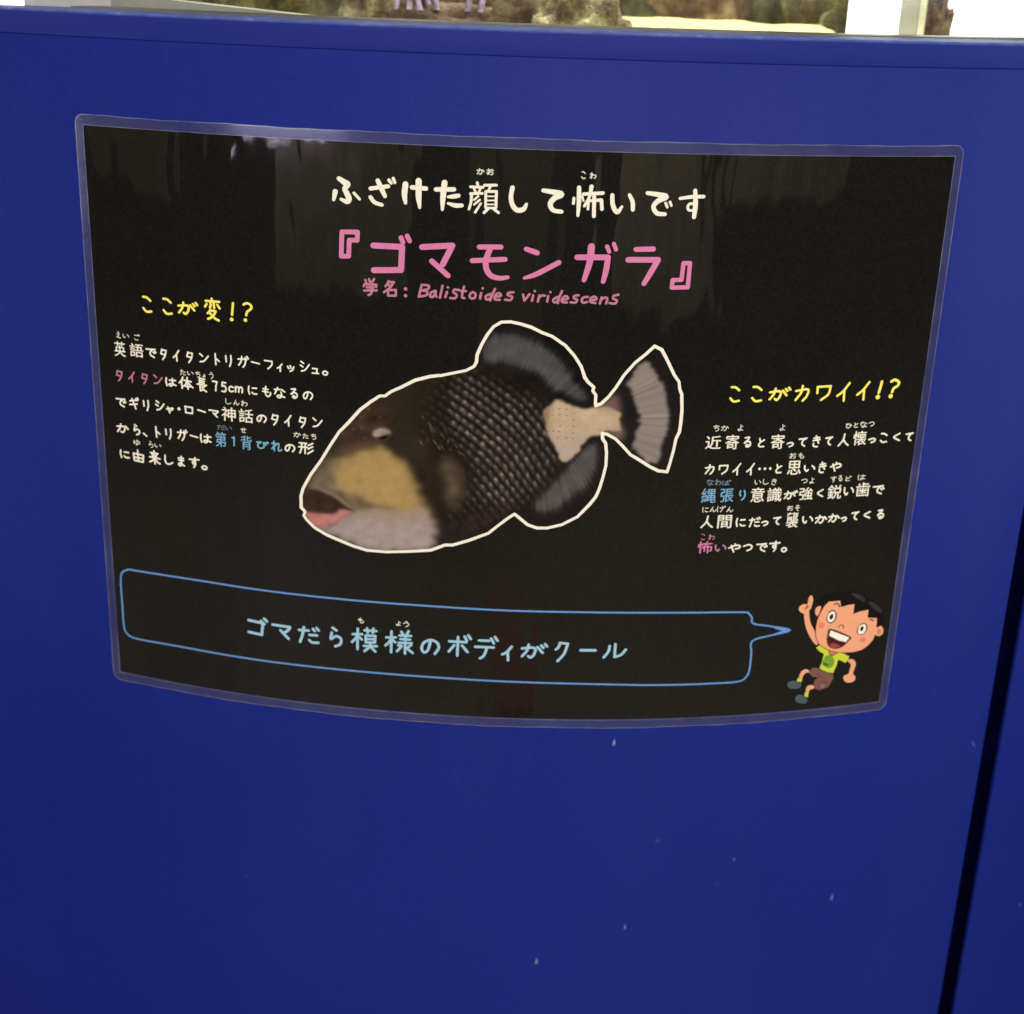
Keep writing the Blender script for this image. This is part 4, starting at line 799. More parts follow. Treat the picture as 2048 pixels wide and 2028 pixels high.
M['scuff'] = scuff_material()
SC = [(a * 1.3, b * 1.3, min(1.25, c * c * 1.4)) for a, b, c in [(1.9, 4.5, .95), (3.2, 4.2, .30), (.9, 2.4, .8), (2.4, 4.2, .26), (1.9, 4.6, .8), (1.5, 4.2, .75), (1.9, 4.6, .95),
      (1.3, 5.0, .6), (1.8, 2.6, .7), (.9, 1.2, .5), (2.2, 1.6, .35)]]
for i, ((s, z), (w, h, k)) in enumerate(zip(MARKS, SC)):
    # a chip of bare undercoat: a shallow tear-drop that thins out upwards
    V, F, A = [wp(s, z - h * .22, .10)], [], [k]
    N = 14
    for ringi, rr in enumerate((.5, 1.0)):
        for j in range(N):
            a = 2 * math.pi * j / N
            y = -math.cos(a); x = math.sin(a) * (1 - .38 * max(0, y) ** 1.0)
            yy = y * h * (.62 if y > 0 else .35)
            lean = .5 * yy if i == 7 else .06 * yy
            V.append(wp(s + x * w * .5 * rr - lean * (1 if i == 7 else -1), z - h * .22 + yy * rr, .09 if ringi == 0 else .03))
            A.append(k * .55 if ringi == 0 else 0)
    for j in range(N):
        j2 = (j + 1) % N
        F.append((0, 1 + j, 1 + j2)); F.append((1 + j, 1 + N + j, 1 + N + j2, 1 + j2))
    par = panels[1] if s > GAP1 else panels[0]
    o = build('paint_chip', V, F, M['scuff'], par)
    at = o.data.attributes.new('strength', 'FLOAT', 'POINT')
    at.data.foreach_set('value', A)

# ------------------------------------------------------------------ the laminated notice
notice = empty('fish_notice', (0, -0.0005, LIFT - .154), 'laminated black notice about a spotted triggerfish, stuck on the blue cabinet', 'notice')


def nrm(V):
    out = []
    for x, y, z in V:
        d = math.hypot(x, y - R / RT)
        out.append((x / d, (y - R / RT) / d, 0))
    return out


def sheet_grid(s0, s1, z0, z1, ns, nz, off):
    V = [wp(s0 + (s1 - s0) * i / ns, z0 + (z1 - z0) * j / nz, off) for i in range(ns + 1) for j in range(nz + 1)]
    F = [(i * (nz + 1) + j, (i + 1) * (nz + 1) + j, (i + 1) * (nz + 1) + j + 1, i * (nz + 1) + j + 1) for i in range(ns) for j in range(nz)]
    return V, F


V, F = sheet_grid(-210, 210, -148.5, 148.8, 90, 6, .45)
build('printed_sheet', V, F, M['black'], notice, normals=nrm(V))

# clear pouch rim with rounded corners, standing proud as a thin real edge
def rounded(hw, hh, r, n=8):
    P = []
    for cx, cy, a0 in ((hw - r, hh - r, 0), (-hw + r, hh - r, 90), (-hw + r, -hh + r, 180), (hw - r, -hh + r, 270)):
        for i in range(n + 1):
            a = math.radians(a0 + 90 * i / n)
            P.append((cx + r * math.cos(a), cy + r * math.sin(a)))
    return P


def densify(P, step):
    out = []
    for i in range(len(P)):
        a, b = P[i], P[(i + 1) % len(P)]
        n = max(1, int(math.hypot(b[0] - a[0], b[1] - a[1]) / step))
        for j in range(n):
            out.append((a[0] + (b[0] - a[0]) * j / n, a[1] + (b[1] - a[1]) * j / n))
    return out


outer = densify(rounded(214.6, 153.9, 4.5), 3)
rng = random.Random(5)
V, F = [], []
Nn = len(outer)
for k in range(4):
    for (x, z) in outer:
        # k: 0 back edge, 1 front outer edge, 2 inner fold beside the print, 3 seam against the print
        ix = max(-210.02, min(210.02, x)); iz = max(-148.52, min(148.82, z))
        wob = .16 * math.sin(x * .09 + z * .13) + .1 * math.sin(x * .31)
        t = (0, 0, .93, 1)[k]
        px, pz = x + (ix - x) * t, z + (iz - z) * t
        if k < 2:
            pz += wob * (1 if abs(z) > 150 else 0)
        V.append(wp(px, pz, (.06, .34, .42, .46)[k]))
for k in range(3):
    for i in range(Nn):
        j = (i + 1) % Nn
        F.append((k * Nn + i, k * Nn + j, (k + 1) * Nn + j, (k + 1) * Nn + i))
o = build('pouch_rim', V, F, M['rim'], notice, normals=nrm(V))


def _edge(name, m_, hw, hh, rr, width, off, wob_):
    V, F = [], []
    P = densify(rounded(hw, hh, rr), 3)
    P = [(a, b + (wob_ * (.16 * math.sin(a * .09 + b * .13) + .1 * math.sin(a * .31)) if abs(b) > 150 else 0), width) for a, b in P]
    ribbon(V, F, P + [P[0]], off, .002)
    return build(name, V, F, m_, notice, normals=nrm(V))


def ribbon(V, F, pts, off, ramp_=.008, cap=6):
    """Adds a round ended stroke; pts = (s, z, width)."""
    P = [p for i, p in enumerate(pts) if i == 0 or math.hypot(p[0] - pts[i - 1][0], p[1] - pts[i - 1][1]) > 1e-3]
    if len(P) == 1:
        P = [P[0], (P[0][0] + .02, P[0][1], P[0][2])]
    n = len(P)
    base = len(V)
    dirs = []
    for i in range(n):
        a, b = P[max(0, i - 1)], P[min(n - 1, i + 1)]
        L_ = math.hypot(b[0] - a[0], b[1] - a[1]) or 1
        dirs.append(((b[0] - a[0]) / L_, (b[1] - a[1]) / L_))
    for i, ((s, z, w), (dx, dz)) in enumerate(zip(P, dirs)):
        o_ = off + ramp_ * i / n
        V.append(wp(s - dz * w / 2, z + dx * w / 2, o_)); V.append(wp(s + dz * w / 2, z - dx * w / 2, o_))
    for i in range(n - 1):
        a = base + 2 * i
        F.append((a, a + 1, a + 3, a + 2))
    for end in (0, 1):
        i = 0 if end == 0 else n - 1
        s, z, w = P[i]; dx, dz = dirs[i]
        sg = -1 if end == 0 else 1
        ring = []
        a_l, a_r = base + 2 * i, base + 2 * i + 1
        for k in range(1, cap):
            th = math.pi * k / cap
            # from the left side round the tip to the right side
            ux = -dz * math.cos(th) + sg * dx * math.sin(th)
            uz = dx * math.cos(th) + sg * dz * math.sin(th)
            V.append(wp(s + ux * w / 2, z + uz * w / 2, off + ramp_ * i / n)); ring.append(len(V) - 1)
        loop = [a_l] + ring + [a_r]
        F.append(tuple(loop) if sg < 0 else tuple(reversed(loop)))


def scan(txt):
    lin_ = txt.startswith('L')
    pts = [tuple(float(v) for v in t.split(',')) for t in txt.replace('L', '').split()]
    return lin_, pts


class Layer:
    """Collects strokes per ink; strokes that may cross get heights of their own, hundredths of a millimetre apart."""
    def __init__(self):
        self.d = {}
        self.n = 0

    def get(self, c):
        return self.d.setdefault(c, ([], []))

    def stroke(self, c, kind, pts):
        V, F = self.get(c)
        if kind:
            for a, b in zip(pts, pts[1:]):
                ribbon(V, F, [a, b], .50 + .012 * (self.n % 24)); self.n += 1
        else:
            q = spline(pts, 5) if len(pts) > 2 else pts
            ribbon(V, F, q, .50 + .012 * (self.n % 24)); self.n += 1


me_ = M['rim'].copy(); me_.name = 'pouch_highlight'  # lighter milky film, paints a highlight along the edge and inner seam
for n_ in me_.node_tree.nodes:
    if n_.type == 'MAP_RANGE':
        n_.inputs['To Min'].default_value = .04; n_.inputs['To Max'].default_value = .24
    if n_.type == 'BSDF_PRINCIPLED':
        n_.inputs['Base Color'].default_value = (.75, .74, .85, 1)
_edge('pouch_edge_highlight', me_, 214.5, 153.8, 4.5, .42, .36, 1)
_edge('inner_seam_highlight', me_, 210.25, 148.95, .6, .32, .48, 0)

_kanji = {}


def kanji_mesh(ch):
    """Outline of one character from Blender's built-in font, as flat triangles in a unit box."""
    if ch not in _kanji:
        cu = bpy.data.curves.new('t', 'FONT'); cu.body = ch; cu.size = 1; cu.resolution_u = 3; cu.offset = 0
        ob = bpy.data.objects.new('t', cu); scene.collection.objects.link(ob)
        bpy.context.view_layer.update()
        me = ob.to_mesh()
        v = [tuple(a.co[:2]) for a in me.vertices]; f = [tuple(p_.vertices) for p_ in me.polygons]
        ob.to_mesh_clear()
        bpy.data.objects.remove(ob); bpy.data.curves.remove(cu)
        xs = [a for a, b in v]; ys = [b for a, b in v]
        x0, x1, y0, y1 = min(xs), max(xs), min(ys), max(ys)
        _kanji[ch] = ([((a - x0) / (x1 - x0) - .5, (b - y0) / (y1 - y0) - .5) for a, b in v], f)
    return _kanji[ch]


for name, label, strokes, glyphs in LETTERING:
    lay = Layer()
    last, grp = {}, {}
    for col_, kind, pts in strokes:
        if name in ('heading_lettering', 'fish_name_lettering'):
            pts = [(a, b, c * 1.03) for a, b, c in pts]
        lay.stroke(col_, kind == 'L', pts)
    for col_, ch, cx, cz, w, h, sw in glyphs:
        sw *= .92
        ink_ = col_
        if col_ in last and (cx - last[col_][0] > 2.6 * max(w, last[col_][1], 1.6) + 2.2):
            grp[col_] = grp.get(col_, 0) + 1
        last[col_] = (cx, w)
        if grp.get(col_):
            col_ = '%s|%d' % (col_, grp[col_])
        if ch in GLYPHS:
            allp = [scan(t) for t in GLYPHS[ch]]
            xs = [p[0] for _, q in allp for p in q]; ys = [p[1] for _, q in allp for p in q]
            x0, x1, y0, y1 = min(xs), max(xs), min(ys), max(ys)
            iw, ih = max(w - sw, .05), max(h - sw, .05)
            for kind, q in allp:
                pts = [(cx + ((x - x0) / max(x1 - x0, 1) - .5) * iw, cz - ((y - y0) / max(y1 - y0, 1) - .5) * ih if y1 - y0 > 1 else cz, sw) for x, y in q]
                if x1 - x0 < 1:
                    pts = [(cx + .01 * i, cz, sw) for i in range(2)]
                lay.stroke(col_, kind, pts)
        else:
            v, f = kanji_mesh(ch)
            V, F = lay.get(col_)
            b = len(V)
            for k in (-1, 1):                       # struck twice, a hair apart, for the weight of a marker pen
                b = len(V)
                V += [wp(cx + a * (w - .25) + k * .11, cz + c * (h - .2) + k * .07, .56 + .02 * k) for a, c in v]
                F += [tuple(b + i for i in p_) for p_ in f]
    # the commonest ink of the line is the part, other inks are sub-parts of it
    keys = sorted(lay.d, key=lambda c: -len(lay.d[c][0]))
    root, first_ink = None, keys[0].split('|')[0]
    for c in keys:
        V, F = lay.d[c]
        key, c = c, c.split('|')[0]
        o = build(name if root is None else {'ruby': 'reading_aid', 'grey': 'dim_reading_aid'}.get(c, 'words' if c == first_ink else 'coloured_words'), V, F, M[c], notice if root is None else root, normals=nrm(V))
        if root is None:
            root = o
            o['label'] = label

# speech bubble
V, F = [], []
q = [(a, b, 1.02) for a, b in spline(BUBBLE, 4)]
ribbon(V, F, q, .50, .01)
bub = build('speech_bubble', V, F, M['bubble'], notice, normals=nrm(V))
V = [wp(a, b, .53) for a, b in BUBBLE_TIP]
build('bubble_point', V, [(5, 4, 1, 0), (4, 3, 2, 1)], M['bubble'], bub, normals=nrm(V))

# fish picture
def paint_fish():
    """Paints the printed fish photograph as an array of albedo, one texel per fifth of a millimetre of paper."""
    STEP = 0.2
    allp = np.array(OUTLINE)
    s0, s1 = allp[:, 0].min() - 2, allp[:, 0].max() + 2
    z0, z1 = allp[:, 1].min() - 2, allp[:, 1].max() + 2
    W, H = int((s1 - s0) / STEP), int((z1 - z0) / STEP)
    xs = s0 + (np.arange(W) + .5) * STEP
    zs = z0 + (np.arange(H) + .5) * STEP
    X, Y = np.meshgrid(xs, zs)
    rng = np.random.RandomState(4)

    def blur(a, mm_):
        sg = mm_ / STEP
        if sg < 0.3:
            return a
        r = int(3 * sg) + 1
        kx = np.exp(-0.5 * (np.arange(-r, r + 1) / sg) ** 2)
        kx /= kx.sum()
        n = 1
        while n < max(a.shape) + 2 * r + 1:
            n *= 2
        K = np.fft.rfft(kx, n)
        for ax in (0, 1):
            b = np.moveaxis(a, ax, -1)
            p_ = np.pad(b, ((0, 0), (r, r)), mode='edge')
            f = np.fft.irfft(np.fft.rfft(p_, n, axis=-1) * K, n, axis=-1)[:, 2 * r:2 * r + b.shape[1]]
            a = np.moveaxis(f, -1, ax)
        return a

    def noise(mm_, seed, mmx=None):
        r_ = np.random.RandomState(seed)
        a = blur(r_.randn(H, W), mm_)
        return (a - a.mean()) / a.std()

    def inside(pts, dx=0, dy=0):
        m = np.zeros((H, W), bool)
        px, py = X + dx, Y + dy
        n = len(pts)
        for i in range(n):
            (ax, ay), (bx, by) = pts[i], pts[(i + 1) % n]
            if ay == by:
                continue
            c = ((ay > py) != (by > py)) & (px < (bx - ax) * (py - ay) / (by - ay) + ax)
            m ^= c
        return m

    def mask(name, soft, rag=0, seed=1, ragmm=.5, smooth=True):
        pts = FISH_MM[name]
        if smooth:
            pts = closed_spline(pts, 6)
        dx = dy = 0
        if rag:
            dx = noise(ragmm, seed) * rag
            dy = noise(ragmm, seed + 50) * rag
        return np.clip(blur(inside(pts, dx, dy).astype(float), soft), 0, 1)[..., None]

    def col(r, g, b):
        return np.array([((v / 255) ** 2.2) for v in (r, g, b)])

    def over(img, m, c):
        return img * (1 - m) + c * m

    fine = noise(.25, 9)[..., None]
    mid = noise(1.4, 10)[..., None]
    big = noise(7, 11)[..., None]
    img = np.zeros((H, W, 3)) + col(44, 33, 27)
    # olive brown of the head fading to the darker back
    t = np.clip((X - FISH_MM['ochre_head'][0][0]) / 70, 0, 1)[..., None]
    img = img * 0 + col(54, 48, 38) * (1 - t) + col(34, 30, 28) * t
    img *= 1 + .12 * big + .06 * mid
    img = over(img, mask('ochre_head', 3.5) * .5, col(74, 52, 40) * (1 + .3 * mid))
    r_ = np.random.RandomState(3)
    spots = np.zeros((H, W))
    oh = np.array(FISH_MM['ochre_head']).mean(0)
    for i in range(26):
        a, b = oh[0] - 8 + r_.randn() * 8, oh[1] + 3 + r_.randn() * 5
        spots += np.exp(-((X - a) ** 2 + (Y - b) ** 2) / (2 * r_.uniform(.35, .7) ** 2)) * r_.uniform(.3, 1)
    img = over(img, np.clip(spots, 0, 1)[..., None] * .35, col(140, 112, 84))
    # scales
    (ax, ay), (bx, by) = FISH_MM['scaledir']
    d = np.array([bx - ax, by - ay]); L_ = np.hypot(*d); d /= L_
    wx, wy = noise(7, 21) * .75, noise(7, 22) * .75
    wig = noise(1.0, 24) * .16
    al = (X - ax + wx) * d[0] + (Y - ay + wy) * d[1]
    ac = -(X - ax + wx) * d[1] + (Y - ay + wy) * d[0]
    ac = ac + 0.0035 * (al - 12) ** 2 * np.sign(d[0]) + wig
    PR = 3.9
    row = np.floor(ac / PR); fr = ac / PR - row
    PA = 4.7
    q = al / PA + .5 * (row % 2) + .28 * np.sin(row * 2.3) + .2 * np.sin(row * 5.1 + al * .12)
    cell = np.floor(q); fa = q - cell
    rnd = np.sin(row * 127.1 + cell * 311.7) * 43758.5453
    rnd = rnd - np.floor(rnd)
    ridge = np.exp(-np.abs((fr - .5 + .12 * (fa - .5)) / .27) ** 2.6)
    body_s = .62 + .38 * np.exp(-((fa - .3) / .3) ** 2) - .38 * np.exp(-((fa - .95) / .1) ** 2)
    glint = np.exp(-((fr - .62) / .13) ** 2) * np.exp(-((fa - .28) / .17) ** 2)
    sc = ridge * body_s * (.7 + .5 * rnd)
    m = mask('scalesA', 4.0)
    fall = np.clip(1.0 - np.clip(-(X - ax) * .35 - 0, 0, 1) - np.clip((X - ax - 25) / 75, 0, .6) - np.clip((Y - ay + 2) / 40, 0, .5), .2, 1)[..., None]
    img = over(img, m * .75, col(33, 26, 23))
    img = img + m * (blur(sc, .25)[..., None] * col(86, 79, 74) * .95 + blur(glint * (.4 + .9 * rnd), .22)[..., None] * col(158, 148, 140) * .42) * fall * (1 + .2 * mid + .12 * big)
    # little white dashes behind the eye
    x0e, y0e = FISH_MM['eyewhite'][3]
    for i in range(20):
        a = x0e + 14 + r_.rand() * 26; b = y0e + 3 - (a - x0e - 14) * .35 + r_.randn() * 5.5
        th = -1.0 + r_.randn() * .25; l = r_.uniform(.8, 1.8)
        u = (X - a) * np.cos(th) + (Y - b) * np.sin(th); v = -(X - a) * np.sin(th) + (Y - b) * np.cos(th)
        g = np.exp(-(u / l) ** 2 - (v / .38) ** 2) * r_.uniform(.2, .55)
        img = over(img, g[..., None], col(135, 116, 96))
    img = over(img, mask('belly', 3) * .7, col(46, 37, 37) * (1 + .2 * mid))
    img = over(img, mask('gillglow', 3) * .35, col(84, 66, 48))
    img = over(img, mask('pecdark', 5) * .8, col(30, 23, 19))
    img = over(img, mask('pectoral', 2.6) * .8, col(96, 82, 66) * (1 + .15 * mid))
    # fins
    def streak(foc, scale_, seed):
        fx, fy = foc
        ang = np.arctan2(Y - fy, X - fx)
        rr = np.random.RandomState(seed)
        tbl = np.convolve(rr.randn(4096), [.25, .5, .25], 'same')
        i = (ang * scale_) % 4095
        j = np.floor(i).astype(int)
        return ((tbl[j] * (1 - (i - j)) + tbl[(j + 1) % 4096] * (i - j)))[..., None]
    for nm, gm, foc, c in (('dorsal', 'dorsalgrey', 'dorsfoc', (80, 78, 80)), ('anal', 'analgrey', 'tailfoc', (86, 81, 80))):
        fx, fy = FISH_MM['dorsfoc'][0] if nm == 'dorsal' else (FISH_MM['anal'][5][0] - 30, FISH_MM['anal'][5][1] + 20)
        st = streak((fx, fy), 160, 5)
        if nm == 'dorsal':
            img = over(img, mask(nm, .8), col(27, 25, 25))
        else:
            img = over(img, mask(nm, 2.2), col(33, 28, 28))
        g = mask(gm, 1.9) ; g2 = mask(gm, .8)
        g = np.clip(g * (1 + .35 * st * (1 - g) * 2.2), 0, 1) * (.45 + .55 * g2)
        img = over(img, np.clip(g, 0, 1), col(*c) * (1 + .08 * st + .08 * mid))
    # tail stalk and tail
    st = streak(FISH_MM['tailfoc'][0], 120, 8)
    img = over(img, mask('tail', .6), col(36, 33, 33) * (1 + .1 * st))
    tb = mask('tailband', .7, .5, 31, .6)
    img = over(img, tb, (col(138, 126, 118) * (1 + .13 * st)) * (1 + .05 * big))
    pm = mask('peduncle', .55, .3, 33, .9)
    img = over(img, pm, col(192, 168, 138) * (1 + .035 * mid + .01 * fine))
    img = over(img, mask('pedpink', 1.6) * .6, col(150, 116, 108))
    img = over(img, mask('pedpink2', 1.6) * .5, col(160, 130, 120))
    # lilac shade along the lower edge of the stalk, warmer above
    lowp = np.clip((FISH_MM['peduncle'][0][1] - 4 - Y) / 16, 0, 1)[..., None]
    img = over(img, pm * lowp * .55, col(168, 152, 150))
    edge = np.clip((FISH_MM['peduncle'][0][0] + 5 - X) / 5, 0, 1)[..., None]
    img = over(img, pm * edge * (.5 + .4 * (mid > .3)), col(112, 92, 60))
    px_, py_ = FISH_MM['peduncle'][0]
    dots = np.zeros((H, W))
    for i in range(9):
        for j in range(12):
            a = px_ + 4 + j * 3.3 + r_.randn() * .3; b = py_ + 11 - i * 3.0 + (i - 4) * -.05 * j + r_.randn() * .25
            dots += np.exp(-((X - a) / .55) ** 2 - ((Y - b) / .32) ** 2) * (r_.uniform(.15, .4) + (.8 * (r_.rand() < .5) if j < 4 else 0))
    img = over(img, np.clip(dots, 0, 1)[..., None] * pm * .8, col(112, 92, 72))
    # face
    img = over(img, mask('snout', 2.4) * .85, col(130, 112, 90) * (1 + .12 * mid))
    img = over(img, mask('chin', 1.2, 1.2, 41, .4), col(164, 147, 141) * (1 + .05 * mid + .015 * fine))
    img = over(img, mask('chintop', 2.6) * .6, col(160, 134, 100))
    img = over(img, mask('cheek', 1.5, 1.1, 43, .45), col(168, 140, 90) * (1 + .08 * big + .04 * mid + .012 * fine))
    # fine speckles in rows over the cheek and the chin
    ca, cb = X * .95 + Y * .3, -X * .3 + Y * .95
    spk = np.clip(np.sin(ca * 3.4 + np.sin(cb * 1.1)) * np.sin(cb * 3.9 + .6 * np.sin(ca)), 0, 1)[..., None]
    img *= 1 - .13 * spk * np.clip(mask('chin', 2) + mask('cheek', 2), 0, 1)
    img = over(img, mask('lipshade', 2.2) * .3, col(60, 45, 36))
    sh = closed_spline([(a + 4, b - 1.2) for a, b in FISH_MM['upperlip']], 5)
    img = over(img, blur(inside(sh).astype(float), 1.8)[..., None] * .5, col(92, 78, 62))
    img = over(img, mask('upperlip', 1.0), col(56, 43, 34) * (1 + .15 * mid))
    # pale crease above the dark upper lip, then the lip itself
    lipo = closed_spline([(a + 1.2, b + .9) for a, b in FISH_MM['upperlip']], 5)
    cr = np.clip(blur(inside(lipo).astype(float), .7) - mask('upperlip', .7)[..., 0], 0, 1)[..., None]
    img = over(img, cr * .8, col(150, 130, 108))
    img = over(img, mask('pinklip', .7), col(186, 122, 116) * (1 + .07 * mid))
    img = over(img, mask('lipseam', .5, smooth=False) * .9, col(30, 20, 18))
    img = over(img, mask('brow', 1.4) * .7, col(98, 70, 62))
    img = over(img, mask('eyedark', .7) * .95, col(24, 20, 18))
    ex, ey = np.array(FISH_MM['eyewhite']).mean(0)
    rim_ = np.exp(-((np.hypot((X - ex) / 1.25, Y - ey + .3) - 3.6) / .7) ** 2)[..., None]
    img = over(img, rim_ * .45, col(92, 70, 56))
    img = over(img, np.exp(-((X - ex - 1.3) ** 2 + (Y - ey + 1.6) ** 2) / 2.2)[..., None] * .9, col(18, 15, 14))
    img = over(img, mask('eyewhite', .5) * .85, col(158, 136, 126) * (1 + .25 * mid))
    img = np.clip(img * .84 * (1 + .015 * fine), 0.0008, 1)
    out = np.ones((H, W, 4), np.float32)
    out[..., :3] = img
    return out, (s0, s1, z0, z1)


pix, (fs0, fs1, fz0, fz1) = paint_fish()
img = bpy.data.images.new('fish_print', pix.shape[1], pix.shape[0], alpha=False, float_buffer=True)
img.colorspace_settings.name = 'Linear Rec.709'
img.pixels.foreach_set(pix.ravel())
img.update()
img.pack()
fm, nt, b = mat('printed_fish_photograph')
ti = nt.nodes.new('ShaderNodeTexImage'); ti.image = img; ti.extension = 'EXTEND'
nt.links.new(ti.outputs['Color'], b.inputs['Base Color'])
laminate_finish(nt, b)

fish_root = None
step = .8
nx, nz = int((fs1 - fs0) / step), int((fz1 - fz0) / step)
gx = fs0 + (np.arange(nx) + .5) * step; gz = fz0 + (np.arange(nz) + .5) * step
GX, GZ = np.meshgrid(gx, gz, indexing='ij')
ins = np.zeros(GX.shape, bool)
for i in range(len(OUTLINE)):
    (ax, ay), (bx, by) = OUTLINE[i], OUTLINE[(i + 1) % len(OUTLINE)]
    if ay != by:
        ins ^= ((ay > GZ) != (by > GZ)) & (GX < (bx - ax) * (GZ - ay) / (by - ay) + ax)
idx = {}
V, F, U = [], [], []


def gv(i, j):
    if (i, j) not in idx:
        s, z = fs0 + i * step, fz0 + j * step
        idx[(i, j)] = len(V)
        V.append(wp(s, z, .485)); U.append(((s - fs0) / (fs1 - fs0), (z - fz0) / (fz1 - fz0)))
    return idx[(i, j)]


for i, j in zip(*np.nonzero(ins)):
    F.append((gv(i, j), gv(i + 1, j), gv(i + 1, j + 1), gv(i, j + 1)))
fish = build('fish_picture', V, F, fm, notice, normals=nrm(V), uvs=U)
fish['label'] = 'printed photograph of a dark spotted triggerfish with a pale tail stalk'
V, F = [], []
wr = random.Random(2)
q = [(a, b, 1.52 + .10 * math.sin(i * .9) + wr.uniform(-.07, .07)) for i, (a, b) in enumerate(list(OUTLINE) + [OUTLINE[0]])]
for i, (a, b) in enumerate(zip(q, q[1:])):
    ribbon(V, F, [a, b], .51 + .006 * (i % 7), .002)
build('white_outline', V, F, M['outline'], fish, normals=nrm(V))

# cartoon boy, printed flat, each colour of ink one shape
from mathutils.geometry import tessellate_polygon
boy_root = None
jobs = sorted(range(len(BOY)), key=lambda i: i)
order = {i: n for n, i in enumerate(jobs)}
meshes = []
for i, (nm, colr, kind, w, pts) in enumerate(BOY):
    off = .50 + .010 * i
    V, F = [], []
    if kind == 'line':
        ribbon(V, F, [(a, b, w) for a, b in spline(pts, 5)], off)
    else:
        corner = nm in ('hair', 'teeth', 'sock', 'shorts', 'shirt', 'face')
        P = [tuple(p) for p in pts] if corner else closed_spline(pts, 4)
        bm = bmesh.new()
        vs = [bm.verts.new((a, b, 0)) for a, b in P]
        for t in tessellate_polygon([[Vector((a, b, 0)) for a, b in P]]):
            try:
                bm.faces.new([vs[q_] for q_ in t])
            except ValueError:
                pass
        lo, hi = min(a for a, b in P), max(a for a, b in P)
        x = lo + 4
        while x < hi:                              # cut into strips so the shape follows the curve of the sheet
            bmesh.ops.bisect_plane(bm, geom=bm.verts[:] + bm.edges[:] + bm.faces[:], plane_co=(x, 0, 0), plane_no=(1, 0, 0))
            x += 4
        bm.normal_update()
        for f_ in bm.faces:
            if f_.normal.z < 0:
                f_.normal_flip()
        bm.verts.index_update()
        V = [wp(v.co.x, v.co.y, off) for v in bm.verts]
        F = [tuple(v.index for v in f_.verts) for f_ in bm.faces]
        bm.free()
    meshes.append((nm, colr, V, F))
fi = [i for i, m_ in enumerate(meshes) if m_[0] == 'face'][0]
nm, colr, V, F = meshes[fi]
boy = build('cartoon_boy', V, F, M['boy_' + colr], notice, normals=nrm(V))
boy['label'] = 'printed cartoon boy with black hair, lime shirt and one finger raised'
for i, (nm, colr, V, F) in enumerate(meshes):
    if i != fi:
        build(nm, V, F, M['boy_' + colr], boy, normals=nrm(V))

# ------------------------------------------------------------------ the tank above the cabinet
tank = empty('aquarium_tank', (0, 0.762, LIFT + .19), 'round lit glass tank standing on top of the blue cabinet', 'aquarium')
gm, nt, b = mat('tank_glass')
nt.nodes.remove(b)
out = nt.nodes['Material Output']
tr = nt.nodes.new('ShaderNodeBsdfTransparent'); tr.inputs[0].default_value = (.95, .98, .95, 1)
gl = nt.nodes.new('ShaderNodeBsdfGlossy'); gl.inputs['Roughness'].default_value = .02
fr = nt.nodes.new('ShaderNodeFresnel'); fr.inputs['IOR'].default_value = 1.45
mx = nt.nodes.new('ShaderNodeMixShader')
nt.links.new(fr.outputs[0], mx.inputs[0]); nt.links.new(tr.outputs[0], mx.inputs[1]); nt.links.new(gl.outputs[0], mx.inputs[2])
nt.links.new(mx.outputs[0], out.inputs['Surface'])
V, F = sweep([(42, 195), (42, 620), (52, 620), (52, 195)], -640, 640, 160)
sharp(fix_normals(build('glass_wall', V, F, gm, tank)))
V, F = sweep([(36, 195), (36, 201.9), (38, 202.3), (41.8, 202.5), (41.8, 195)], -640, 640, 160)
sharp(fix_normals(build('base_seal', V, F, simple('grey_sealant', (0.11, 0.10, 0.075), .35, 20, .3), tank)))

CX, CY = 0.0, .762


def rock(name, loc, size, seed, material, label, cat='rock', group='rocks in the tank', sub=4, rough=.5):
    bm = bmesh.new()
    bmesh.ops.create_icosphere(bm, subdivisions=sub, radius=1)
    from mathutils import noise as N_
    o_ = Vector((seed * 7.1, seed * 3.3, seed * 1.7))
    for v in bm.verts:
        n = v.co.normalized()
        d = 1 + rough * N_.noise(n * 1.3 + o_) + rough * .6 * N_.noise(n * 3.1 + o_) + rough * .35 * N_.noise(n * 7 + o_) + rough * .2 * N_.noise(n * 15 + o_)
        v.co = Vector((n.x * size[0], n.y * size[1], n.z * size[2])) * d
    me = bpy.data.meshes.new(name); bm.to_mesh(me); bm.free()
    me.polygons.foreach_set('use_smooth', [True] * len(me.polygons))
    me.materials.append(material)
    o = bpy.data.objects.new(name, me); o.location = loc
    scene.collection.objects.link(o)
    return tag(o, label, cat, group)


def rock_material(name, a, b_, c):
    m, nt, b = mat(name)
    n = noise(nt, 48, 6, .75, coords(nt))
    nt.links.new(ramp(nt, n.outputs['Fac'], [(.36, a), (.5, b_), (.64, c)]), b.inputs['Base Color'])
    b.inputs['Roughness'].default_value = .75
    n2 = noise(nt, 90, 5, .7, coords(nt))
    nt.links.new(bump(nt, n2.outputs['Fac'], 1, .006), b.inputs['Normal'])
    return m


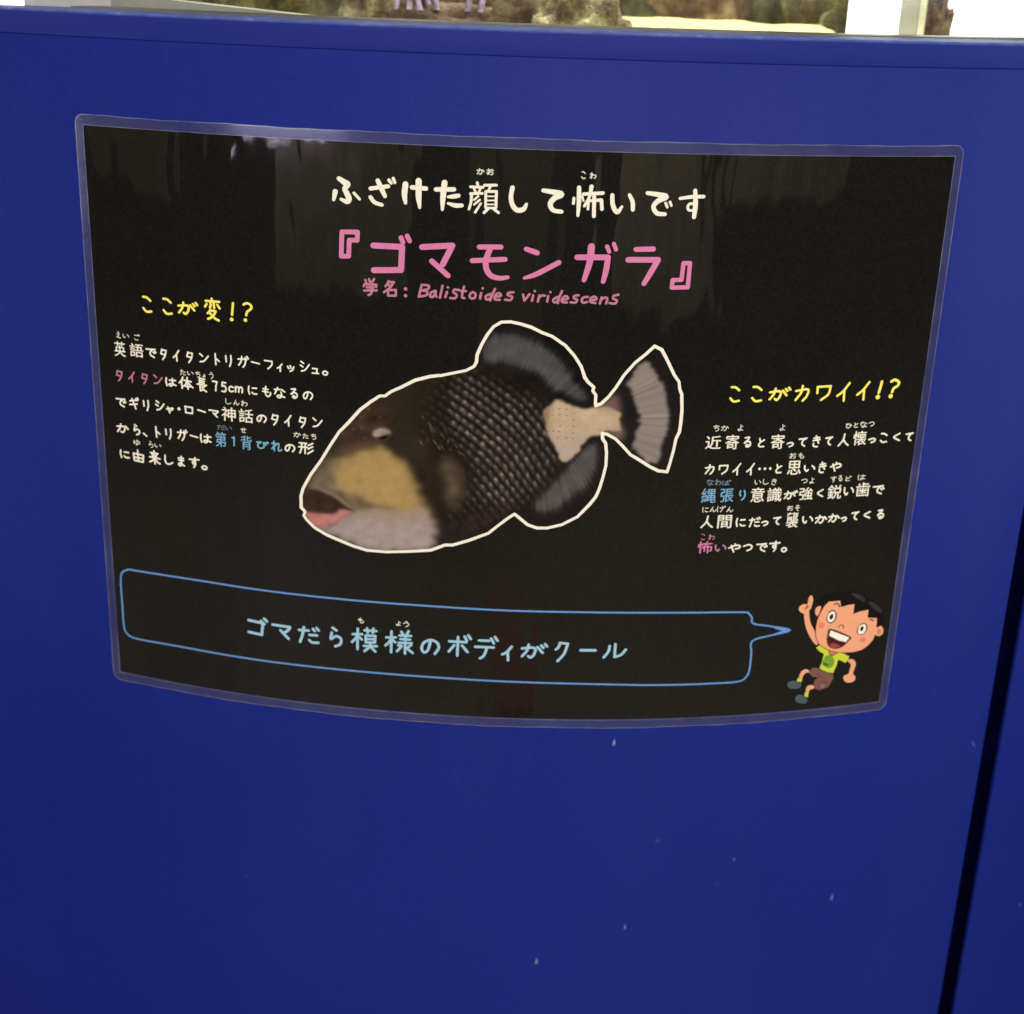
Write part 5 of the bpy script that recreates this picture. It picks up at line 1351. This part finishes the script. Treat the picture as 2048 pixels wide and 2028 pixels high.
olive = rock_material('olive_rock', (.012, .009, .003, 1), (.08, .062, .022, 1), (.24, .20, .08, 1))
brown = rock_material('brown_rock', (.02, .008, .005, 1), (.12, .06, .04, 1), (.34, .26, .15, 1))
cream = rock_material('pale_rock', (.03, .015, .008, 1), (.20, .14, .07, 1), (.62, .54, .32, 1))
dark = rock_material('dark_rock', (.006, .006, .002, 1), (.03, .027, .011, 1), (.12, .11, .045, 1))
Zt = LIFT
ROCKS = [
    ('rock', (-.205, .22, Zt + .175), (.060, .05, .06), 1, olive, 'yellow olive rock near the left end of the tank'),
    ('rock', (-.135, .21, Zt + .180), (.045, .045, .07), 2, olive, 'olive rock second from the left in the tank'),
    ('rock', (-.075, .20, Zt + .178), (.040, .04, .075), 3, cream, 'pale cream and brown rock left of the purple coral'),
    ('rock', (-.015, .22, Zt + .172), (.052, .045, .075), 4, brown, 'reddish brown rock in the middle of the tank'),
    ('rock', (.024, .15, Zt + .180), (.030, .028, .034), 5, cream, 'cream topped rock in front of the sand bank'),
    ('rock', (.070, .33, Zt + .180), (.055, .05, .085), 6, dark, 'dark rock left behind the sand bank'),
    ('rock', (.115, .31, Zt + .190), (.030, .04, .080), 7, brown, 'brown rock pillar behind the sand bank'),
    ('rock', (.170, .32, Zt + .180), (.050, .05, .085), 8, dark, 'darkest rock behind the right of the sand bank'),
    ('rock', (.200, .24, Zt + .180), (.038, .04, .060), 9, olive, 'olive rock beside the glowing white post'),
    ('rock', (-.052, .157, Zt + .186), (.032, .012, .019), 14, brown, 'low brown rock that carries the purple coral'),
    ('rock', (-.30, .25, Zt + .18), (.06, .05, .05), 10, cream, 'pale rock at the far left of the tank'),
    ('rock', (.2515, .22, Zt + .188), (.0095, .02, .036), 11, brown, 'small brown rock right of the glowing white post'),
]
for nm, loc, size, seed, m_, lab in ROCKS:
    rock(nm, loc, size, seed, m_, lab)

# sand with a bank that rises behind the glass
bm = bmesh.new()
from mathutils import noise as N_
V, F = [], []
nx_, ny_ = 160, 90
for i in range(nx_ + 1):
    for j in range(ny_ + 1):
        x = -.46 + .92 * i / nx_; y = .10 + .62 * j / ny_
        z = .176
        bank = 1 / (1 + math.exp(-(x - .022) / .006)) * 1 / (1 + math.exp((x - .196) / .008))
        z += bank * .026 * math.exp(-((y - .20) / .05) ** 2)
        z += .0022 * N_.noise(Vector((x * 30, y * 30, 0))) + .0008 * N_.noise(Vector((x * 140, y * 140, 3)))
        V.append((x, y, Zt + z))
for i in range(nx_):
    for j in range(ny_):
        a = i * (ny_ + 1) + j
        F.append((a, a + ny_ + 1, a + ny_ + 2, a + 1))
sand = build('sand_bed', V, F, simple('pale_sand', (.56, .49, .22), .9, 300, .12, .001, 600))
tag(sand, kind='structure')

# purple coral sprigs
coral = empty('purple_coral', (-.055, .155, Zt + .20), 'pale purple branching coral standing between brown rocks', 'coral')
cm_ = simple('lilac_coral', (.42, .32, .55), .5, 300, .6)
rc = random.Random(8)
for k in range(7):
    x = -.072 + .006 * k + (.012 if k > 4 else 0); y = .155 + rc.uniform(-.008, .008)
    V, F = [], []
    r0 = .0017; h = rc.uniform(.012, .05)
    for a in range(7):
        for i in range(8):
            t = a / 6; rr = r0 * (1 - .5 * t)
            V.append((x + rr * math.cos(i * math.pi / 4) + .002 * math.sin(t * 4 + k), y + rr * math.sin(i * math.pi / 4), Zt + .2035 + h * t))
    for a in range(6):
        for i in range(8):
            F.append((a * 8 + i, a * 8 + (i + 1) % 8, (a + 1) * 8 + (i + 1) % 8, (a + 1) * 8 + i))
    F.append(tuple(range(48, 56)))
    build('branch', V, F, cm_, coral)


def box(name, c, d, material, parent=None, bev=.001, rotz=0):
    bm = bmesh.new()
    bmesh.ops.create_cube(bm, size=1)
    for v in bm.verts:
        v.co = Vector((v.co.x * d[0], v.co.y * d[1], v.co.z * d[2]))
    bmesh.ops.bevel(bm, geom=bm.edges[:], offset=bev, segments=2, affect='EDGES')
    me = bpy.data.meshes.new(name); bm.to_mesh(me); bm.free()
    me.materials.append(material)
    o = bpy.data.objects.new(name, me); o.location = c; o.rotation_euler = (0, 0, rotz)
    scene.collection.objects.link(o)
    if parent is not None:
        o.parent = parent
        o.location = Vector(c) - parent.location
    return o


glow_post_root = empty('glowing_post', (.207, .15, Zt + .16), 'white square post standing in the tank, with added glow', 'strip')  # a plain white post; emission is added to make it look brightly lit
box('glowing_block', (.1945, .15, Zt + .295), (.0245, .018, .20), glow('white_post_glow', (1, .98, .93, 1), 2.2), glow_post_root)
box('foot', (.1945, .15, Zt + .1895), (.027, .022, .010), simple('white_plastic', (.7, .7, .68), .4), glow_post_root)
fr_ = box('tank_frame_post', (.2195, .17, Zt + .29), (.010, .012, .24), simple('grey_frame', (.42, .39, .35), .5))
tag(fr_, 'slim grey upright post just right of the glowing white post', 'post')
fr2 = box('tank_frame_post', (.2335, .20, Zt + .29), (.009, .010, .24), simple('cream_frame', (.85, .80, .66), .5))
tag(fr2, 'slim cream upright post between grey post and bright window', 'post')
win = empty('bright_window', (.33, .27, Zt + .1), 'overexposed white lit window at the right end of the tank', 'window')
box('lit_pane', (.355, .27, Zt + .33), (.185, .004, .27), glow('window_light', (1, 1, 1, 1), 2.6), win)
box('window_sill', (.355, .265, Zt + .190), (.19, .012, .008), simple('white_sill', (.75, .73, .7), .4), win)
# low frosted bar whose top slopes down to the right
V = []
for y in (.072, .086):
    V += [(-.34, y, Zt + .180), (-.105, y, Zt + .180), (-.105, y, Zt + .2010), (-.205, y, Zt + .2085), (-.34, y, Zt + .2125)]
F = [(0, 1, 2, 3, 4), (9, 8, 7, 6, 5)] + [(i, i + 5, (i + 1) % 5 + 5, (i + 1) % 5) for i in range(5)]
baf = build('acrylic_bar', V, F, simple('frosted_acrylic', (.34, .335, .33), .3, 14, .25), smooth=False)
fix_normals(baf)
tag(baf, 'low frosted grey bar behind the glass at the left, its top sloping down', 'bar')
lw_ = empty('added_glow_strip', (-.285, .068, Zt + .178), 'short glowing white strip added at the far left of the tank', 'strip')  # glowing strip added to whiten the left end, not a real lamp
box('glowing_block', (-.285, .068, Zt + .196), (.075, .004, .022), glow('left_strip_glow', (1, .98, .93, 1), 0.8), lw_, bev=.0015)
box('glow_strip_base', (-.275, .068, Zt + .182), (.078, .006, .006), simple('white_foot', (.7, .7, .68), .4), lw_)

# ------------------------------------------------------------------ the visitor hall, which the gloss of the notice mirrors
def slab(name, x0, x1, y, z0, z1, material, t=.03, kind='structure'):
    o = box(name, ((x0 + x1) / 2, y - t / 2, (z0 + z1) / 2), (x1 - x0, t, z1 - z0), material, bev=.002)
    if kind: tag(o, kind=kind)
    return o


wall_dark = simple('dark_hall_wall', (.012, .011, .010), .7, 2, .3)
wall_pale = simple('pale_hall_wall', (.42, .37, .27), .7, 2.2, .55)
wall_mid = simple('brown_hall_wall', (.55, .46, .32), .7, 1.2, .3)
wall_dim = simple('dim_hall_wall', (.17, .14, .10), .7, 1.2, .3)
slab('hall_wall', -6, 6, -2.6, 0, 3.0, wall_dark)
for x0, x1, zb, m_ in ((-3.3, -2.35, .5, wall_mid), (-1.42, -.66, .35, wall_pale), (-.2, .16, .2, wall_dim), (.55, 1.13, .36, wall_pale), (1.2, 2.15, .62, wall_pale)):
    slab('hall_wall_board', x0, x1, -2.5, zb, 2.6, m_)
disp = empty('lit_showcase', (-1.4, -2.42, 0), 'softly lit violet showcase across the hall behind the viewer', 'showcase')
V = [(-1.77, -2.44, .762), (-1.02, -2.44, .800), (-1.02, -2.44, 1.02), (-1.77, -2.44, 1.02), (-1.77, -2.48, .762), (-1.02, -2.48, .800), (-1.02, -2.48, 1.02), (-1.77, -2.48, 1.02)]
BX = [(3, 2, 1, 0), (4, 5, 6, 7), (0, 1, 5, 4), (1, 2, 6, 5), (2, 3, 7, 6), (3, 0, 4, 7)]
fix_normals(build('lit_front', V, BX, glow('showcase_light', (.84, .76, 1, 1), 8.0), disp, smooth=False))
V = [(a, b - .045, c - .01 if c < .9 else c + .03) for a, b, c in V]
fix_normals(build('back_box', V, BX, simple('showcase_grey', (.1, .1, .1)), disp, smooth=False))
slab('viewer_dark_block', -.44, -.17, -1.95, 0, 2.6, wall_dark, t=.22)  # unseen dark block added for the viewer's dark streak in the gloss
red_slab = box('red_reflection_slab', (.03, -1.45, .009), (.15, .42, .014), simple('dark_red_slab', (.13, .022, .014), .9, 40, .6), bev=.003)  # unseen red slab added for a reddish streak in the gloss
tag(red_slab, 'small dark red slab added on the hall floor for its reflection', 'slab')
fl = box('hall_floor', (0, -2.5, -.02), (14, 9, .04), simple('brown_hall_floor', (.065, .056, .044), .5, 1.5, .3), bev=.002)
tag(fl, kind='structure')
